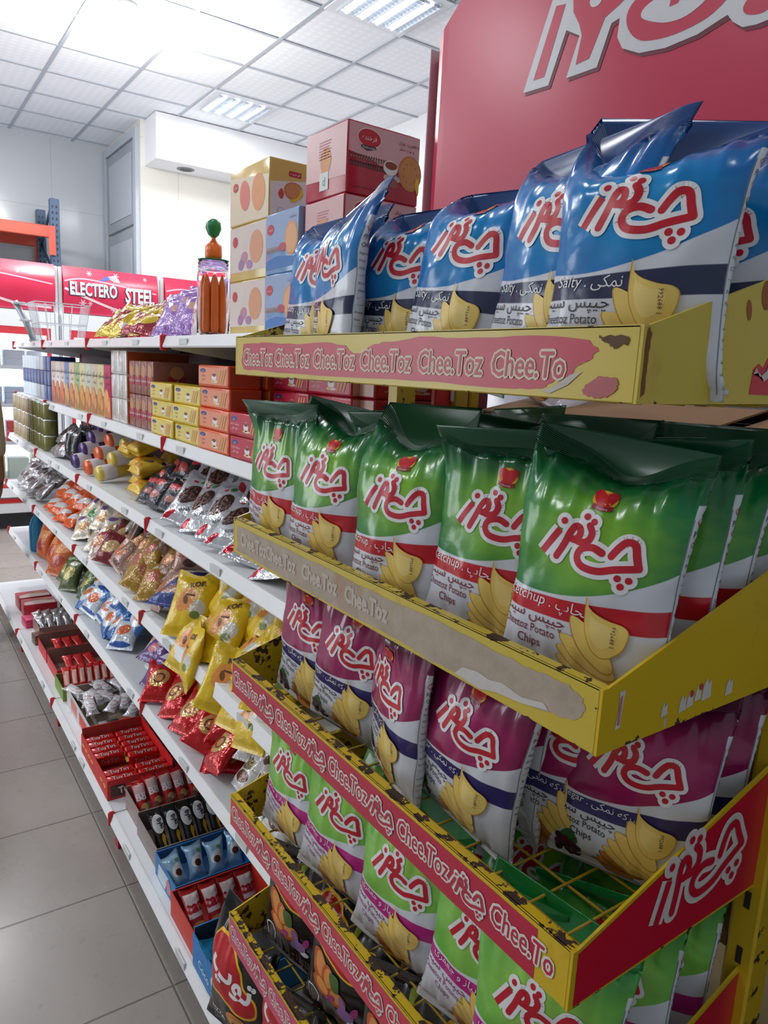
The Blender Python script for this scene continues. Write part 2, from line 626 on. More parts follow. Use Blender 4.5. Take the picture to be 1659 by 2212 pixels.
    if fl == 'purple':
        gr = [pm((70, 24, 48), .3), pm((96, 30, 58), .3), pm((52, 20, 42), .3)]
        A.poly(crom([(-.075, .037), (-.062, .048), (-.052, .036), (-.058, .026), (-.072, .026)], 4, True), pm((52, 105, 52), .5), 2)
        rr = random.Random(5)
        for k in range(26):
            t = k / 26.0
            A.ell(-.064 + rr.uniform(-.013, .013), .006 + .026 * t + rr.uniform(-.003, .003), .0048, .0048, gr[k % 3], 3 + k // 6, n=10)
        A.stroke([(-.058, .036), (-.053, .040)], .0012, INK, 8)
    # date print on the curled chip
    A.text('992688 1', ax + .012, ay - .006, .0042, pm((110, 80, 30)), 20, rot=-PI / 2, res=1)
    # narrow ingredients panel at the back edge
    A.rect(.086, .006, .0868, .205, GREYINK, 1)
    y = .200
    for k, s in enumerate(('Cheetoz', 'POTATO', 'CHIPS', 'Ingredients', 'Potato', 'Oil Salt', '', 'A Product', 'of Industrial', 'Co.', '', 'Production', 'Phone', '', persian('چیپس'), persian('سیب زمینی'), '', persian('تولید'), persian('ایران'))):
        if s:
            A.text(s, .0895, y, (.0075 if k == 0 else .0058 if k < 3 else .0036), RED if k == 0 else INK, 1, align='l', sx=.85, res=1)
        else:
            A.rect(.089, y + .002, .117, y + .0024, GREYINK, 1)
        y -= .0098
    return A

FL = {  # centre, main, top, band, text panel
    'blue': ((0, 146, 212), (0, 112, 190), (16, 66, 128), (34, 44, 82)),
    'green': ((138, 196, 40), (10, 124, 62), (0, 76, 46), (198, 24, 40)),
    'purple': ((176, 28, 104), (138, 20, 82), (86, 14, 58), (52, 46, 108)),
    'lime': ((160, 212, 84), (104, 184, 76), (20, 128, 56), (190, 44, 136)),
}
def bag_mat(fl):
    if fl in ('black', 'dark'):
        b = NB('black_film')
        uv = b.xyz(b.coord('UV'))
        n = b.noise(9.0, 2, b.coord('UV'))
        c = b.mix(n, lin((20, 20, 22)), lin((48, 44, 44)))
        lo = b.step(uv[1], .10, .45)
        c = b.mix(b.math('MULTIPLY', b.math('SUBTRACT', 1.0, lo), .6), c, lin((62, 44, 42)))
        b.bump(b.noise(60, 2, b.coord('Object')), .12, .002)
        return b.fin(c, .22, 0, .6)
    ce, ma, tp, bd = FL[fl]
    b = NB(fl + '_film')
    uv = b.xyz(b.coord('UV'))
    u = b.math('MULTIPLY', b.math('SUBTRACT', uv[0], .5), .4)
    v = uv[1]
    uc = b.math('MAXIMUM', b.math('MINIMUM', u, .085), -.085)
    u2 = b.math('MULTIPLY', uc, uc)
    def curve(a, b1, c1):
        return b.math('ADD', b.math('ADD', b.math('MULTIPLY', uc, b1), a), b.math('MULTIPLY', u2, c1))
    y1 = curve(.452, 1.10, 9.5)
    y2 = curve(.425, 0.40, 1.0)
    y3 = curve(.335, 0.22, 1.5)
    d = b.math('SQRT', b.math('ADD', b.math('POWER', b.math('MULTIPLY', b.math('ADD', u, .0), 11.0), 2.0), b.math('POWER', b.math('MULTIPLY', b.math('SUBTRACT', v, .66), 3.4), 2.0)))
    nz = b.math('MULTIPLY', b.math('SUBTRACT', b.noise(14, 2, b.coord('UV')), .5), .5)
    main = b.mix(b.step(b.math('ADD', d, nz), .15, 1.05), lin(ce), lin(ma))
    main = b.mix(b.step(v, .82, .965), main, lin(tp))
    wh = lin((218, 222, 232))
    band = b.mix(b.step(b.math('SUBTRACT', v, y3), -.002, .002), wh, lin(bd))
    c = b.mix(b.step(b.math('SUBTRACT', v, y2), -.002, .002), band, wh)
    c = b.mix(b.step(b.math('SUBTRACT', v, y1), -.002, .002), c, main)
    strip = b.math('MULTIPLY', b.step(b.math('SUBTRACT', u, .086), -.0005, .0005), b.step(b.math('SUBTRACT', .122, u), -.0005, .0005))
    strip = b.math('MULTIPLY', strip, b.step(b.math('SUBTRACT', .865, v), -.002, .002))
    c = b.mix(strip, c, wh)
    b.bump(b.math('ADD', b.math('MULTIPLY', b.noise(22, 2, b.coord('Object'), .5), 1.0), b.math('MULTIPLY', b.noise(70, 2, b.coord('Object')), .25)), .22, .006)
    return b.fin(c, .20, 0, .6)

def seal_mat(fl):
    rgb = (26, 26, 28) if fl in ('black', 'dark') else FL[fl][2]
    b = NB(fl + '_crimp')
    wv = b.n.new('ShaderNodeTexWave')
    wv.wave_type, wv.bands_direction = 'BANDS', 'Y'
    wv.inputs['Scale'].default_value = 60
    b.l.new(b.coord('UV'), wv.inputs['Vector'])
    b.bump(wv.outputs[0], .6, .001)
    return b.fin(lin(rgb), .24, 0, .6)

def ring_x(a, bb, n):
    th = np.linspace(-PI / 2, 1.5 * PI, n + 1)
    return np.stack([a * np.cos(th), bb * np.sin(th)], 1)
def bag_grid(W, H, B, seed, ns, nt, ear=.012, curl=.012, bend=0.0, dent=.004, wr=.0028, seal=.055, fat=.5, tilt=0.0, fold=0.0, drop=0.0, dropy=0.0, dk=.70):
    """closed pillow of film: every row keeps the same girth 2W"""
    P = np.zeros((nt + 1, ns, 3))
    ts = []
    nsl = max(2, int(nt * .09))
    for j in range(nt + 1):                     # seal rows are denser
        if j <= nsl: ts.append(seal * .75 * j / nsl)
        elif j >= nt - nsl: ts.append(1 - seal * (nt - j) / nsl)
        else:
            q = (j - nsl) / (nt - 2 * nsl)
            ts.append(seal * .75 + (1 - seal * 1.75) * q)
    rs = np.random.RandomState(seed)
    ph = rs.uniform(0, 6.28, 8)
    off = Vector((seed * 3.17, seed * 1.3, 0))
    for j, t in enumerate(ts):
        tb = min(max((t - seal * .75) / (1 - seal * 1.75), 0), 1)
        body = math.sin(PI * tb) ** fat if 0 < tb < 1 else 0.0
        bb = B * body * (1.06 - .22 * tb) + .0007
        lo, hi = 0.2 * W, W / 2 + .002
        for _ in range(26):
            a = (lo + hi) / 2
            c = ring_x(a, bb, 120)
            L = np.linalg.norm(np.diff(c, axis=0), axis=1).sum()
            if L > 2 * W: hi = a
            else: lo = a
        c = ring_x(a, bb, 400)
        cl = np.concatenate([[0], np.cumsum(np.linalg.norm(np.diff(c, axis=0), axis=1))])
        s = np.arange(ns) / ns * cl[-1]
        x = np.interp(s, cl, c[:, 0])
        y = np.interp(s, cl, c[:, 1])
        # s = 0 at the front centre; rotate so index 0 is the back seam
        x = np.roll(x, ns // 2)
        y = np.roll(y, ns // 2)
        ss = (np.arange(ns) / ns - .5) * 2 * W
        sgn = np.where(y < 0, -1.0, 1.0)
        dt, db = (1 - t) * H, t * H
        wv = wr * (math.exp(-max(dt - seal * H, 0) / .03) + .7 * math.exp(-max(db - seal * H, 0) / .025)) * (1 if body > 0 else .15)
        wave = np.sin(ss * 2 * PI / .031 + ph[0]) + .6 * np.sin(ss * 2 * PI / .017 + ph[1] + t * 8)
        dn = np.array([noise.noise(Vector((q * 16, t * H * 16, 0)) + off) + .5 * noise.noise(Vector((q * 40, t * H * 34, 3)) + off) for q in ss])
        y = y + sgn * (wv * wave * (1 if body > 0 else 0)) + sgn * dent * dn * min(1, body * 1.2)
        k = max(0, (t - .72) / .28)
        k = k * k
        kb = max(0, (.16 - t) / .16) ** 2
        y = y + bend * k + curl * k * np.cos(PI * x / W + ph[2] * .3) + .5 * curl * kb * np.cos(PI * x / W + ph[3])
        if fold:
            y = y + fold * k * np.sin(2 * PI * x / W + ph[4])
        z = t * H * (1 - .03 * B / .03) + k * ear * ((np.abs(x) / (W / 2)) ** 1.6 - .35) + k * tilt * x / (W / 2)
        z = np.broadcast_to(z, x.shape) + k * .004 * np.sin(x * 60 + ph[5])
        if drop:
            kd = max(0, (t - dk) / (1 - dk))
            sh = .55 + .45 * np.cos(2 * PI * (x / W + .22))
            z = z - drop * kd * kd * sh
            y = y + dropy * kd * kd * (.6 + .4 * sh)
        P[j, :, 0], P[j, :, 1], P[j, :, 2] = x, y, z
    P[:, :, 2] -= P[:, :, 2].min()
    return P, np.array(ts), nsl

def surf(P, ts, W, uv):
    """positions on the film for flat coordinates u (m from front centre), t (0..1)"""
    nt, ns = P.shape[0] - 1, P.shape[1]
    fi = (uv[:, 0] + W) / (2 * W) * ns
    i0 = np.floor(fi).astype(int)
    fx = (fi - i0)[:, None]
    tj = np.interp(np.clip(uv[:, 1], 0, 1), ts, np.arange(nt + 1))
    j0 = np.minimum(np.floor(tj).astype(int), nt - 1)
    fy = (tj - j0)[:, None]
    a, b2 = i0 % ns, (i0 + 1) % ns
    p = P[j0, a] * (1 - fx) * (1 - fy) + P[j0, b2] * fx * (1 - fy) + P[j0 + 1, a] * (1 - fx) * fy + P[j0 + 1, b2] * fx * fy
    ds = np.roll(P, -1, 1) - np.roll(P, 1, 1)
    dt = np.gradient(P, axis=0)
    N = np.cross(ds, dt)
    N /= np.maximum(np.linalg.norm(N, axis=2, keepdims=True), 1e-9)
    n = N[j0, a] * (1 - fx) * (1 - fy) + N[j0, b2] * fx * (1 - fy) + N[j0 + 1, a] * (1 - fx) * fy + N[j0 + 1, b2] * fx * fy
    return p, n

def bag_meshes(name, fm, sm, art, W, H, B, seed, ns=96, nt=60, off=.0005, lstep=.00012, girth=.4, **kw):
    P, ts, nsl = bag_grid(W, H, B, seed, ns, nt, **kw)
    def part(j0, j1, mat, nm, art=None):
        mb = MB()
        rows = range(j0, j1 + 1)
        vs, uv, fs = [], [], []
        for j in rows:
            for i in range(ns + 1):
                vs.append(tuple(P[j, i % ns]))
                uv.append(((i / ns - .5) * 2 * W / girth + .5, float(ts[j]) + 1e-6))
        n1 = ns + 1
        for j in range(len(rows) - 1):
            for i in range(ns):
                fs.append((j * n1 + i, j * n1 + i + 1, (j + 1) * n1 + i + 1, (j + 1) * n1 + i))
        if j0 == 0 or j1 == nt:
            r = 0 if j0 == 0 else len(rows) - 1
            for i in range(ns // 2):
                q = [r * n1 + i, r * n1 + i + 1, r * n1 + (ns - i - 1), r * n1 + (ns - i)]
                fs.append(tuple(q) if j0 != 0 else tuple(q[::-1]))
        mb.add(vs, fs, mat, uv, True)
        if art is not None:
            for (l, m, v, t) in art.items:
                q = v.copy()
                q[:, 1] = q[:, 1] / H
                p, n = surf(P, ts, W, q)
                p = p + n * (off + lstep * l)
                mb.add([tuple(x) for x in p], t, m, smooth=True)
        return mb.build(nm, mesh_only=True)
    return (part(nsl, nt - nsl, fm, name, art), part(nt - nsl, nt, sm, 'top_seal'), part(0, nsl, sm, 'bottom_seal'))

def put_bag(name, meshes, loc, yaw, lean=0.0, roll=0.0, s=1.0):
    o = link(name, meshes[0])
    o.location = loc
    o.rotation_euler = Euler((lean, roll, yaw), 'XYZ')
    o.scale = (s, s, s)
    for nm, me in (('top_seal', meshes[1]), ('bottom_seal', meshes[2])):
        if me is not None:
            link(nm, me, o)
    return o
# ================================================================== the room
def wall_mat(name, rgb, tile=None, gl=.3):
    b = NB(name)
    co = b.coord('Object')
    n = b.noise(1.6, 4, co)
    c = b.mix(n, tuple(v * .93 for v in lin(rgb)[:3]) + (1,), lin(rgb))
    if tile:
        x = b.xyz(co)
        g = None
        for ax, (step, o) in tile.items():
            f = b.math('FRACT', b.math('ADD', b.math('DIVIDE', x[ax], step), o))
            e = b.math('LESS_THAN', b.math('MINIMUM', f, b.math('SUBTRACT', 1.0, f)), .0022 / step)
            g = e if g is None else b.math('MAXIMUM', g, e)
        c = b.mix(b.math('MULTIPLY', g, .55), c, tuple(v * .45 for v in lin(rgb)[:3]) + (1,))
    return b.fin(c, gl, 0, .5)

def slab(name, x0, x1, y0, y1, z0, z1, m):
    b = MB()
    b.box(x0, x1, y0, y1, z0, z1, m)
    return struct(b.build(name))

# floor: polished stone tiles
b = NB('floor_tiles')
co = b.coord('Object')
x = b.xyz(co)
g = None
for ax, step, o in ((0, .60, .16), (1, .41, .30)):
    f = b.math('FRACT', b.math('ADD', b.math('DIVIDE', x[ax], step), o))
    e = b.step(b.math('MINIMUM', f, b.math('SUBTRACT', 1.0, f)), .0032 / step, .0016 / step)
    g = e if g is None else b.math('MAXIMUM', g, e)
n1 = b.noise(2.3, 5, co, .6)
n2 = b.noise(30, 3, co)
c = b.mix(n1, lin((140, 132, 126)), lin((160, 152, 146)))
c = b.mix(b.math('MULTIPLY', b.step(n2, .62, .72), .25), c, lin((120, 112, 108)))
c = b.mix(b.math('MULTIPLY', g, .75), c, lin((74, 68, 64)))
b.bump(b.math('SUBTRACT', 1.0, g), .3, .002)
FLOOR_M = b.fin(c, b.math('ADD', b.math('MULTIPLY', n1, .22), .16), 0, .45)
slab('floor', -5.0, 4.2, -2.5, 9.0, -0.06, 0, FLOOR_M)

# ceiling: 60 cm tiles with a faint ring pattern in a T-bar grid
b = NB('ceiling_tiles')
co = b.coord('Object')
vo = b.n.new('ShaderNodeTexVoronoi')
vo.inputs['Scale'].default_value = 15
vo.inputs['Randomness'].default_value = 0.0
b.l.new(co, vo.inputs['Vector'])
ring = b.step(vo.outputs['Distance'], .30, .50)
c = b.mix(b.math('MULTIPLY', ring, .35), lin((240, 243, 248)), lin((220, 225, 232)))
CEIL_M = b.fin(c, .6, 0, .3)
slab('ceiling', -5.0, 4.2, -2.5, 9.0, CEIL, CEIL + .08, CEIL_M)
tb = MB()
bar = pm((172, 178, 188), .5)
for k in range(-12, 5):
    xx = 2.486 + .6 * k
    if -5 < xx < 4.15:
        tb.box(xx - .013, xx + .013, -2.5, 8.84, CEIL - .008, CEIL - .0005, bar)
for k in range(-12, 8):
    yy = 5.13 + .6 * k
    if -2.5 < yy < 8.84:
        tb.box(-5, 4.15, yy - .013, yy + .013, CEIL - .007, CEIL - .0008, bar)
struct(tb.build('trim_1'))

GREYTILE = wall_mat('grey_wall_tile', (196, 199, 204), {0: (.62, .3), 2: (.85, .42)}, .16)
CREAM = wall_mat('cream_wall_tile', (226, 222, 214), {0: (.9, .1), 2: (.62, .2)}, .22)
PAINT = wall_mat('white_paint', (232, 233, 236), None, .55)
slab('wall_far', -5.0, 2.36, 8.86, 8.96, 0, CEIL, GREYTILE)
slab('wall_right', 4.14, 4.2, -2.5, 7.6, 0, CEIL, PAINT)
slab('wall_left', -5.0, -4.92, -2.5, 9.0, 0, CEIL, PAINT)
# the projecting block with its cream tiling
blk = MB()
blk.box(2.24, 4.2, 7.60, 8.96, 0, CEIL, CREAM)
struct(blk.build('wall_back'))
# white boxed-in soffit with a round down-light hole
sf = MB()
sf.box(2.275, 4.14, 7.23, 7.60, ZR + 1.85, CEIL - .01, PAINT)
struct(sf.build('trim_2'))
dl = MB()
dl.lathe([(.0, -.004), (.062, -.004), (.075, -.002), (.085, 0), (.085, .003)], (2.62, 7.42, ZR + 1.847), pm((120, 124, 130), .4))
dl.lathe([(.0, -.006), (.06, -.0055)], (2.62, 7.42, ZR + 1.847), pm((70, 72, 78), .5))
tag(dl.build('ceiling_downlight'), 'dark round recessed downlight under the white soffit', 'light')

# tall grey metal service door on the side of the block
dg = pm((150, 156, 164), .45)
dg2 = pm((176, 182, 190), .4)
d = MB()
X0 = 2.24
d.box(X0 - .045, X0, 7.62, 7.70, .02, CEIL - .06, dg2)
d.box(X0 - .045, X0, 8.74, 8.82, .02, CEIL - .06, dg2)
d.box(X0 - .045, X0, 7.70, 8.74, CEIL - .14, CEIL - .06, dg2)
door = struct(d.build('door_1'))
for nm, z0, z1 in (('door_leaf', .04, ZR + 1.30), ('upper_leaf', ZR + 1.33, CEIL - .15)):
    q = MB()
    q.box(X0 - .03, X0 - .002, 7.71, 8.73, z0, z1, dg, .004)
    q.box(X0 - .036, X0 - .03, 7.82, 8.62, max(z0 + .1, z1 - 1.2), z1 - .1, dg2)
    q.build(nm, door)
q = MB()
q.box(X0 - .075, X0 - .03, 7.80, 7.84, ZR + .60, ZR + .78, pm((215, 218, 222), .25, .6), .006)
q.tube([(X0 - .05, 7.84, ZR + .69), (X0 - .06, 7.96, ZR + .69)], .009, pm((90, 92, 98), .3, .7))
q.build('door_handle', door)

# fluorescent troffers
TUBE = emit((240, 247, 255), 3.6)
LOUV = pm((205, 210, 216), .25, .5)
FRM = pm((222, 226, 232), .5)
def troffer(x, y, label):
    t = empty('ceiling_light', (x, y, CEIL))
    tag(t, label, 'light', 'fluorescent ceiling panels')
    f = MB()
    h, k = .295, .235
    for a in ((-h, h, -h, -k), (-h, h, k, h), (-h, -k, -k, k), (k, h, -k, k)):
        f.box(a[0], a[1], a[2], a[3], -.016, -.009, FRM)
    f.build('frame', t)
    for i in range(4):
        q = MB()
        xx = -.176 + .117 * i
        q.tube([(xx, -.22, -.020), (xx, .22, -.020)], .014, TUBE, 10)
        q.build('tube', t)
    lv = MB()
    for i in range(5):
        xx = -.235 + .1175 * i
        lv.box(xx - .003, xx + .003, -.235, .235, -.034, -.010, LOUV)
    for j in range(12):
        yy = -.215 + .039 * j
        lv.box(-.235, .235, yy - .0012, yy + .0012, -.030, -.014, LOUV)
    lv.build('louvre', t)
troffer(2.79, 6.63, 'fluorescent louvred ceiling panel glowing above the white soffit')
troffer(2.79, 4.23, 'nearer fluorescent louvred ceiling panel cut by the top edge of the photo')
bl = empty('ceiling_bulb', (1.50, 5.33, CEIL))
tag(bl, 'blazing bare bulb lamp hanging just under the ceiling tiles at top left', 'light')
q = MB()
q.lathe([(.055, 0), (.06, -.02), (.035, -.06), (.02, -.10), (.02, -.13)], (0, 0, 0), pm((226, 226, 226), .4))
q.build('lamp_holder', bl)
q = MB()
q.lathe([(.016, -.13), (.03, -.15), (.05, -.18), (.055, -.21), (.045, -.245), (.02, -.262), (0.001, -.265)], (0, 0, 0), emit((255, 255, 250), 22))
gl = q.build('glass_bulb', bl)
gl.visible_shadow = True
# ================================================================== yellow snack rack
def worn(name, rgb, chips=.62, rust=(62, 40, 26), edge=.08):
    b = NB(name)
    co = b.coord('Object')
    ge = b.xyz(b.coord('Generated'))
    n = b.noise(34, 5, co, .65)
    big = b.noise(7, 3, co, .6)
    ez = b.math('MINIMUM', ge[2], b.math('SUBTRACT', 1.0, ge[2]))
    ey = b.math('MINIMUM', ge[1], b.math('SUBTRACT', 1.0, ge[1]))
    near = b.math('MAXIMUM', b.step(ez, edge, 0.0), b.math('MULTIPLY', b.step(ey, .02, 0.0), .8))
    k = b.math('ADD', b.math('ADD', n, b.math('MULTIPLY', near, .21)), b.math('MULTIPLY', b.math('SUBTRACT', big, .5), .30))
    mask = b.step(k, chips + .045, chips + .06)
    y = b.mix(big, tuple(v * .86 for v in lin(rgb)[:3]) + (1,), lin(rgb))
    st = b.step(b.noise(12, 4, co, .7), .60, .75)
    y = b.mix(b.math('MULTIPLY', st, .35), y, lin((150, 112, 44)))
    c = b.mix(mask, y, lin(rust))
    b.bump(b.math('SUBTRACT', 1.0, mask), .35, .0006)
    return b.fin(c, b.math('ADD', b.math('MULTIPLY', mask, .35), .32), 0, .5)
YEL = worn('yellow_paint', (222, 186, 34), .685)
YELOLD = worn('yellow_paint_dull', (212, 188, 62), .72)
YELROD = pm((190, 160, 44), .4, 0, .2, 60)
STICK = pm((192, 32, 66), .35, 0, .08, 20)
STICKR = pm((206, 20, 50), .3, 0, .08, 12)
def paper_mat():
    b = NB('torn_paper')
    co = b.coord('Object')
    n = b.noise(26, 5, co, .7)
    big = b.noise(9, 3, co)
    c = b.mix(n, lin((150, 134, 118)), lin((206, 192, 176)))
    c = b.mix(b.step(big, .56, .68), c, lin((176, 146, 124)))
    b.bump(n, .3, .001)
    return b.fin(c, .8, 0, .2)
PAPER = paper_mat()
PAPERW = pm((206, 202, 196), .8, 0, .15, 30)

RY0, RY1, RX0, RX1 = .374, 1.163, .50, .822
FLOORS = [-.010, -.315, -.576, -.842, -1.094, -1.350]
RAILS = [.048, -.257, -.516, -.784, -1.034, -1.292]
RK = empty('display_rack', (.66, .768, 0))
tag(RK, 'tall yellow chipped metal snack rack with red lettered strips and red header', 'rack')
def rk(mb, name, parent=RK):
    o = mb.build(name, parent)
    if parent is RK:
        o.matrix_parent_inverse = Matrix.Translation((-.66, -.768, 0))
    return o
def rsub(mb, name, parent):
    return mb.build(name, parent)
Z = lambda z: z + ZR

for yy, nm in ((RY0 - .016, 'post'), (RY1 - .016, 'post')):
    q = MB()
    q.box(RX1 - .004, RX1 + .040, yy, yy + .034, .0, Z(.16), YEL, .003)
    for k in range(21):
        zz = .06 + k * .075
        q.box(RX1 - .0052, RX1 - .0038, yy + .013, yy + .020, zz, zz + .022, pm((40, 34, 26), .7))
    rk(q, nm)
q = MB()
for yy in (RY0 - .012, RY1 - .012):
    q.box(RX0 + .02, RX1 + .03, yy, yy + .026, 0.0, .03, YEL, .003)
q.box(RX1, RX1 + .03, RY0, RY1, .02, .05, YEL, .003)
rk(q, 'base_frame')

def jag(pts, n, d, seed):
    r = random.Random(seed)
    out = []
    for a, c in zip(pts, pts[1:] + pts[:1]):
        for t in range(n):
            out.append((a[0] + (c[0] - a[0]) * t / n + r.uniform(-d, d), a[1] + (c[1] - a[1]) * t / n + r.uniform(-d, d)))
    return out
def strip_art(n, start, red, white):
    A = Art()
    x = start
    for k in range(n):
        A.text('Chee.Toz', x + .003, 0, .0250, white, 1, bold=.085, sx=.70, align='l', shear=.06)
        A.text('Chee.Toz', x + .003, 0, .0250, red, 2, bold=.006, sx=.70, align='l', shear=.06)
        L2 = script_logo(red, white, .05, .06)
        A.put(L2, x + .1035, -.0085, .060, 0, 1)
        x += .1690
    return A

trays = []
for i in range(6):
    zf, zt = FLOORS[i], RAILS[i]
    zb = zf - .004
    T = MB()
    # wire floor: the tray's own mesh
    k = 0
    ny = 14
    for j in range(ny + 1):
        yy = RY0 + .006 + (RY1 - RY0 - .012) * j / ny
        T.tube([(RX0 + .004, yy, Z(zf)), (RX1, yy, Z(zf))], .0018, YELROD, 6)
    for j in range(6):
        xx = RX0 + .012 + .060 * j
        T.tube([(xx, RY0 + .004, Z(zf - .003)), (xx, RY1 - .004, Z(zf - .003))], .0020, YELROD, 6)
    tr = rk(T, 'wire_tray')
    trays.append(tr)
    # front rail
    F = MB()
    mat = YELOLD if i < 2 else YEL
    if i < 5:
        F.box(RX0 - .003, RX0, RY0, RY1, Z(zb), Z(zt), mat, .001)
        F.box(RX0 - .003, RX0 + .010, RY0, RY1, Z(zt) - .002, Z(zt), mat)
        A = Art()
        if i == 0:
            out = [(.022, .022), (.03, .05), (.10, .051), (.22, .049), (.30, .050), (.345, .047), (.365, .036), (.385, .037), (.40, .045), (.43, .050), (.50, .055), (.60, .054), (.70, .054), (.738, .050), (.75, .042), (.742, .034), (.728, .028), (.722, .020), (.705, .016), (.69, .008), (.655, .006), (.50, .008), (.30, .007), (.10, .008), (.03, .009)]
            rr = random.Random(3)
            o2 = []
            for a, c2 in zip(out, out[1:] + out[:1]):
                for t in range(4):
                    o2.append((a[0] + (c2[0] - a[0]) * t / 4 + rr.uniform(-.0015, .0015), a[1] + (c2[1] - a[1]) * t / 4 + rr.uniform(-.0009, .0009)))
            A.poly(o2, STICK, 0)
            A.poly([(.690, .006), (.705, .010), (.722, .021), (.735, .024), (.72, .012), (.70, .004)], PAPERW, 1)
            A.poly(jag(crom([(.737, .008), (.752, .020), (.772, .018), (.768, .006), (.75, .003)], 4, True), 2, .0010, 3), pm((178, 92, 96), .5, 0, .2), 1)
            cream = pm((226, 214, 190), .5)
            for k, s in enumerate((.085, .2, .318, .437, .556)):
                A.text('Chee.Toz', s, .0175, .0235, cream, 1, bold=.08, sx=.80, shear=.05)
                A.text('Chee.Toz', s, .0175, .0235, STICK, 2, bold=.004, sx=.80, shear=.05)
            A.text('Chee.To', .669, .0175, .0235, cream, 1, bold=.08, sx=.80, shear=.05)
            A.text('Chee.To', .669, .0175, .0235, STICK, 2, bold=.004, sx=.80, shear=.05)
            A.poly(jag([(.748, .053), (.776, .054), (.780, .047), (.766, .044), (.755, .047)], 5, .0016, 2), pm((92, 66, 38), .7, 0, .3), 1)
        elif i == 1:
            rr = random.Random(9)
            o2 = []
            out = [(.014, .050), (.20, .052), (.40, .050), (.60, .053), (.70, .050), (.752, .053), (.772, .046), (.776, .036), (.765, .022), (.74, .018), (.70, .013), (.66, .010), (.64, .004), (.60, .006), (.56, .003), (.52, .006), (.40, .005), (.20, .004), (.012, .006), (.018, .02), (.012, .03)]
            for a, c2 in zip(out, out[1:] + out[:1]):
                for t in range(6):
                    o2.append((a[0] + (c2[0] - a[0]) * t / 6 + rr.uniform(-.0018, .0018), a[1] + (c2[1] - a[1]) * t / 6 + rr.uniform(-.0012, .0012)))
            A.poly(o2, PAPER, 0)
            wht = [(.60, .005), (.612, .016), (.635, .020), (.655, .018), (.672, .022), (.70, .018), (.728, .024), (.735, .019), (.70, .012), (.665, .009), (.64, .003)]
            A.poly(wht, PAPERW, 1)
            gh = pm((196, 184, 172), .8)
            for k, s in enumerate((.08, .18, .30, .42)):
                A.text('Chee.Toz', s, .020, .022, gh, 1, bold=.05, sx=.80)
        else:
            red = (STICK, STICK, STICK, pm((204, 46, 72), .3, 0, .06, 12), pm((210, 66, 108), .3, 0, .06, 12))[i]
            end = .748 if i == 2 else .789
            A.rect(.001, .0015, end, zt - zb - .007, red, 0)
            A.put(strip_art(5, .006, red, pm((232, 226, 216), .4)), 0, .021, 1.0, 0, 0)
            A.clip(lambda a, b2: a < .772)
        decal(F, A, (RX0 - .003, RY1, Z(zb)), (0, -1, 0), (0, 0, 1), .0004, .0005)
    else:
        F.box(RX0 - .003, RX0, RY0, RY1 - .12, Z(zb), Z(zt), mat, .001)
    f = rk(F, 'front_rail', tr)
    # side plates, taller towards the back
    for yy, sgn in ((RY0 - .003, -1), (RY1, 1)):
        if i == 5:
            continue
        Q = MB()
        pts = [(RX0 - .003, Z(zb)), (RX1 + .002, Z(zb + .006)), (RX1 + .002, Z(zt + .102)), (RX0 + .004, Z(zt)), (RX0 - .003, Z(zt))]
        Q.prism(pts, 1, yy, yy + .003, YEL if i else YELOLD)
        if sgn < 0:
            A = Art()
            if i == 0:
                A.poly([(.158, .012), (.160, .035), (.168, .040), (.176, .036), (.182, .046), (.190, .040), (.196, .030), (.202, .024), (.202, .012)], STICKR, 0)
                A.poly([(.160, .030), (.170, .032), (.180, .024), (.19, .03), (.199, .026), (.20, .031), (.186, .047), (.182, .034), (.172, .028), (.164, .036)], PAPERW, 1)
                A.rect(.098, .012, .108, .016, PAPERW, 1)
                A.rect(.112, .011, .124, .015, PAPERW, 1)
                A.ell(.165, .10, .008, .013, pm((156, 92, 50), .7), 0, .2)
                A.ell(.14, .085, .004, .009, pm((156, 92, 50), .7), 0, .3)
                A.poly(jag([(.001, .005), (.006, .008), (.005, .03), (.007, .055), (.003, .060), (.0008, .058)], 5, .0007, 6), pm((120, 74, 34), .7), 0)
            elif i == 1:
                A.poly([(.018, .020), (.025, .021), (.026, .042), (.028, .056), (.020, .056), (.021, .04)], PAPERW, 0)
                A.poly([(.0205, .024), (.0235, .024), (.024, .052), (.0215, .050)], pm((196, 120, 128), .6), 1)
                for k, (px, py, s) in enumerate(((.085, .016, .010), (.113, .014, .012), (.125, .016, .011), (.138, .020, .011), (.150, .018, .016), (.192, .014, .013))):
                    A.poly([(px, py), (px + s, py + .001), (px + s * .9, py + s * 1.3), (px + s * .6, py + s * 1.0), (px + s * .4, py + s * 1.5), (px + .1 * s, py + s * .9)], PAPERW, 0)
                A.ell(.132, .030, .003, .0035, pm((190, 60, 80), .6), 1)
                A.ell(.147, .034, .003, .0035, pm((190, 60, 80), .6), 1)
            elif i == 2:
                A.poly([(.004, .003), (.317, .010), (.317, .158), (.012, .062), (.004, .060)], STICKR, 0)
                A.put(script_logo(STICKR, pm((226, 216, 212), .4), .045, .055), .118, .018, .17, .16, 1)
            else:
                A.poly([(.004, .003), (.317, .010), (.317, .155), (.012, .062), (.004, .060)], STICKR, 0)
            decal(Q, A, (RX0, yy, Z(zb)), (1, 0, 0), (0, 0, 1), .0004, .0005)
        rk(Q, 'side_plate', tr)

